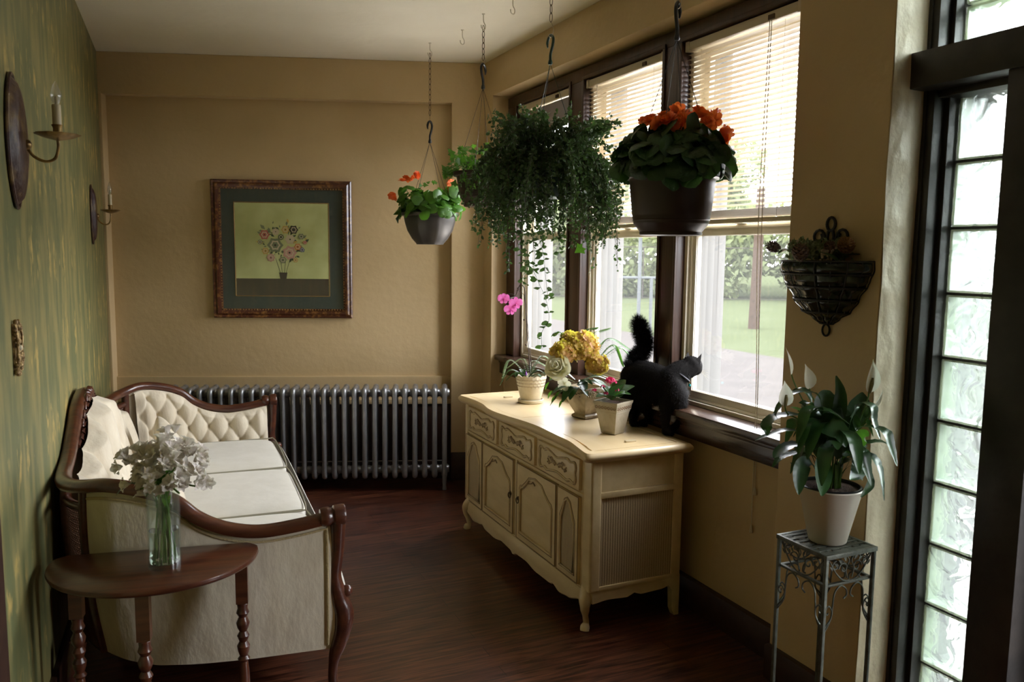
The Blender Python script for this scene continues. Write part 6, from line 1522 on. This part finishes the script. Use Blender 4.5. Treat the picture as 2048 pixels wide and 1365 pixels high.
# ------------------------------------------------------------------ black cat on the sideboard
CT = thing('cat', 'fluffy black cat with turquoise collar tag standing on the sideboard looking out', 'cat', (2.07, 3.04, ZT))
CO = V(CT.location)
def ca(x, y, Y): return at(x, y, Y)-CO
def blobchain(mb, pts, rs, sc=None):
    P = catmull(pts, 6); K = len(P)-1
    for k, p in enumerate(P):
        f = k/K*(len(rs)-1); i = min(int(f), len(rs)-2); r = rs[i]+(rs[i+1]-rs[i])*(f-i); mb.ball(p, r, 16, 10)
mb = MB()
# torso from rump to chest
blobchain(mb, [ca(1268, 752, 3.20), ca(1285, 752, 3.15), ca(1305, 755, 3.08), ca(1328, 765, 3.0), ca(1348, 782, 2.95)], [.064, .072, .068, .066, .062])
blobchain(mb, [ca(1262, 770, 3.20), ca(1290, 775, 3.12), ca(1320, 785, 3.04)], [.055, .06, .055])
blobchain(mb, [ca(1345, 770, 2.95), ca(1355, 790, 2.93), ca(1352, 805, 2.94)], [.052, .046, .04])
# neck and head (looking to +x)
blobchain(mb, [ca(1340, 758, 2.97), ca(1360, 744, 2.96), ca(1376, 738, 2.95)], [.056, .051, .046])
HD = ca(1383, 733, 2.95)
mb.ball(HD, .0510, 20, 14, sc=(1, .96, .92)); FD = V((1, .30, -.16)).normalized(); SD = V((-.30, 1, 0)).normalized(); HU = FD.cross(SD); HU = HU if HU.z > 0 else -HU
mb.ball(HD+FD*.022-HU*.006, .033, 16, 10); mb.ball(HD+FD*.038-HU*.014, .019, 12, 8); mb.ball(HD+FD*.034-HU*.024, .016, 12, 8)
for sg in (-1, 1): mb.ball(HD+FD*.012+SD*sg*.024-HU*.012, .024, 12, 8); mb.ball(HD+FD*.042+SD*sg*.009-HU*.017, .012, 10, 7)
# legs
zt = 0
def leg(top, mids, foot, rs):
    blobchain(mb, [top]+mids+[foot], rs); mb.ball(foot+V((.008, -.010, -.002)), .017, 12, 8, sc=(1.15, 1.3, .75)); mb.ball(foot+V((.014, -.020, -.004)), .012, 10, 7, sc=(1, 1.2, .8))
f1 = ca(1331, 874, 2.955); f1.z = .015; f2 = ca(1362, 871, 2.945); f2.z = .015; r1 = ca(1266, 854, 3.165); r1.z = .015; r2 = ca(1297, 853, 3.15); r2.z = .015
r2.x = min(r2.x, .052); f2.x = min(f2.x, .056)
leg(ca(1336, 785, 2.97), [ca(1333, 810, 2.965), ca(1331, 840, 2.96)], f1, [.042, .036, .026, .019, .017])
leg(ca(1356, 785, 2.93), [ca(1360, 812, 2.94), ca(1361, 842, 2.945)], f2, [.040, .034, .025, .018, .016])
leg(ca(1258, 775, 3.20), [ca(1266, 800, 3.19), ca(1270, 822, 3.205), ca(1266, 840, 3.18)], r1, [.058, .044, .028, .019, .017])
leg(ca(1285, 778, 3.15), [ca(1290, 800, 3.14), ca(1298, 822, 3.165), ca(1296, 840, 3.155)], r2, [.054, .042, .026, .018, .016])
# tail
TP = [ca(1268, 722, 3.22), ca(1288, 700, 3.24), ca(1292, 682, 3.25), ca(1284, 668, 3.25), ca(1278, 652, 3.25), ca(1276, 642, 3.25)]
TP[2] = ca(1290, 684, 3.25)
blobchain(mb, TP, [.030, .031, .030, .032, .030, .018])
raw = mb.build('cat_body_raw', M['fur'], None)
md = raw.modifiers.new('r', 'REMESH'); md.mode = 'VOXEL'; md.voxel_size = .0042
md = raw.modifiers.new('s', 'SMOOTH'); md.factor = .6; md.iterations = 9
dg = bpy.context.evaluated_depsgraph_get(); me = bpy.data.meshes.new_from_object(raw.evaluated_get(dg)); me.name = 'body'
bpy.data.objects.remove(raw)
body = bpy.data.objects.new('body', me); C.objects.link(body); body.parent = CT; me.shade_smooth()
if not me.materials: me.materials.append(M['fur'])
# ears
for sg in (-1, 1):
    base = HD+SD*sg*.026+HU*.030-FD*.004; tip = base+HU*.034+SD*sg*.012+FD*.016; L1 = base-FD*.026-HU*.012+SD*sg*.002; L2 = base+FD*.026-HU*.016-SD*sg*.014; L3 = base+SD*sg*.022-HU*.016; m2 = MB()
    m2.add([L1, L2, tip, L3, base.lerp(tip, .25)-SD*sg*.002+FD*.004], [(0, 2, 3), (3, 2, 1), (0, 4, 2), (4, 1, 2), (0, 3, 1, 4)]); m2.build('ear', M['fur'], CT, smooth=0)
    MB().ball(HD+FD*.034+SD*sg*.018+HU*.004, .0085, 12, 8).build('eye', M['eye'], CT)
MB().ball(HD+FD*.0565-HU*.011, .0045, 10, 6, sc=(1, 1.3, .8)).build('nose', M['nose'], CT)
# fur
rnd.seed(9); fu = MB(); polys = me.polygons; nP = len(polys); tailz = (ca(1290, 715, 3.24)).z
areas = []; 
for k in range(26000):
    p = polys[rnd.randrange(nP)]; c = V(p.center); n_ = V(p.normal)
    istail = c.z > tailz-.035 and c.y > .15
    hd_ = (c-HD).length < .062
    if c.z < .05: L_ = .007
    elif istail: L_ = rnd.uniform(.020, .036)
    elif hd_: L_ = rnd.uniform(.004, .008)
    elif n_.z < -.2 or n_.x > .5: L_ = rnd.uniform(.010, .024)
    else: L_ = rnd.uniform(.007, .014)
    flow = V((0, .25, -.55)) if not istail else V((0, 0, .35))
    if hd_: flow = -FD*.8
    d = (n_*(.9 if istail else .42)+flow*.8+rv(.22)).normalized(); s_ = d.cross(n_); s_ = s_.normalized()*.0011 if s_.length > 1e-4 else d.orthogonal()*.0011
    o_ = c-n_*.001; fu.add([o_-s_, o_+s_, o_+d*L_], [(0, 1, 2)])
    if istail:
        for q in range(1):
            d = (n_+flow*rnd.random()+rv(.35)).normalized(); fu.add([o_-s_, o_+s_, o_+d*L_*.9], [(0, 1, 2)])
fu.build('fur', M['fur'], CT, smooth=0)
fur_obj = CT.children[-1]
wk = MB()
for sg in (-1, 1):
    for k in range(5): p = HD+FD*.046+SD*sg*.012-HU*.016; wk.tube([p, p+SD*sg*.03+FD*.006+HU*(k-2)*.006-HU*.008, p+SD*sg*.055-FD*.004+HU*(k-2)*.011-HU*.016], [.0005, .0004, .0002], 4)
wk.build('whiskers', M['candle'], CT)
# collar with tag
cc = ca(1360, 752, 2.955); ax = (HD-cc); ax = V((.55, -.1, .8)).normalized(); u_ = ax.orthogonal().normalized(); w_ = ax.cross(u_)
cl = MB().tube([cc+(u_*math.cos(a)+w_*math.sin(a))*.050 for a in [2*PI*k/28 for k in range(28)]], .004, 6, closed=True).build('collar', M['collar'], CT)
tg = ca(1379, 771, 2.91)
m2 = MB().ball(tg, .0075, 10, 8, sc=(.6, 1, 1)); m2.build('tag', M['teal'], cl)
MB().tube([tg+V((0, 0, .010))+V((0, math.cos(a)*.006, math.sin(a)*.007)) for a in [2*PI*k/12 for k in range(12)]], .0014, 5, closed=True).build('tag_ring', M['brass'], cl)
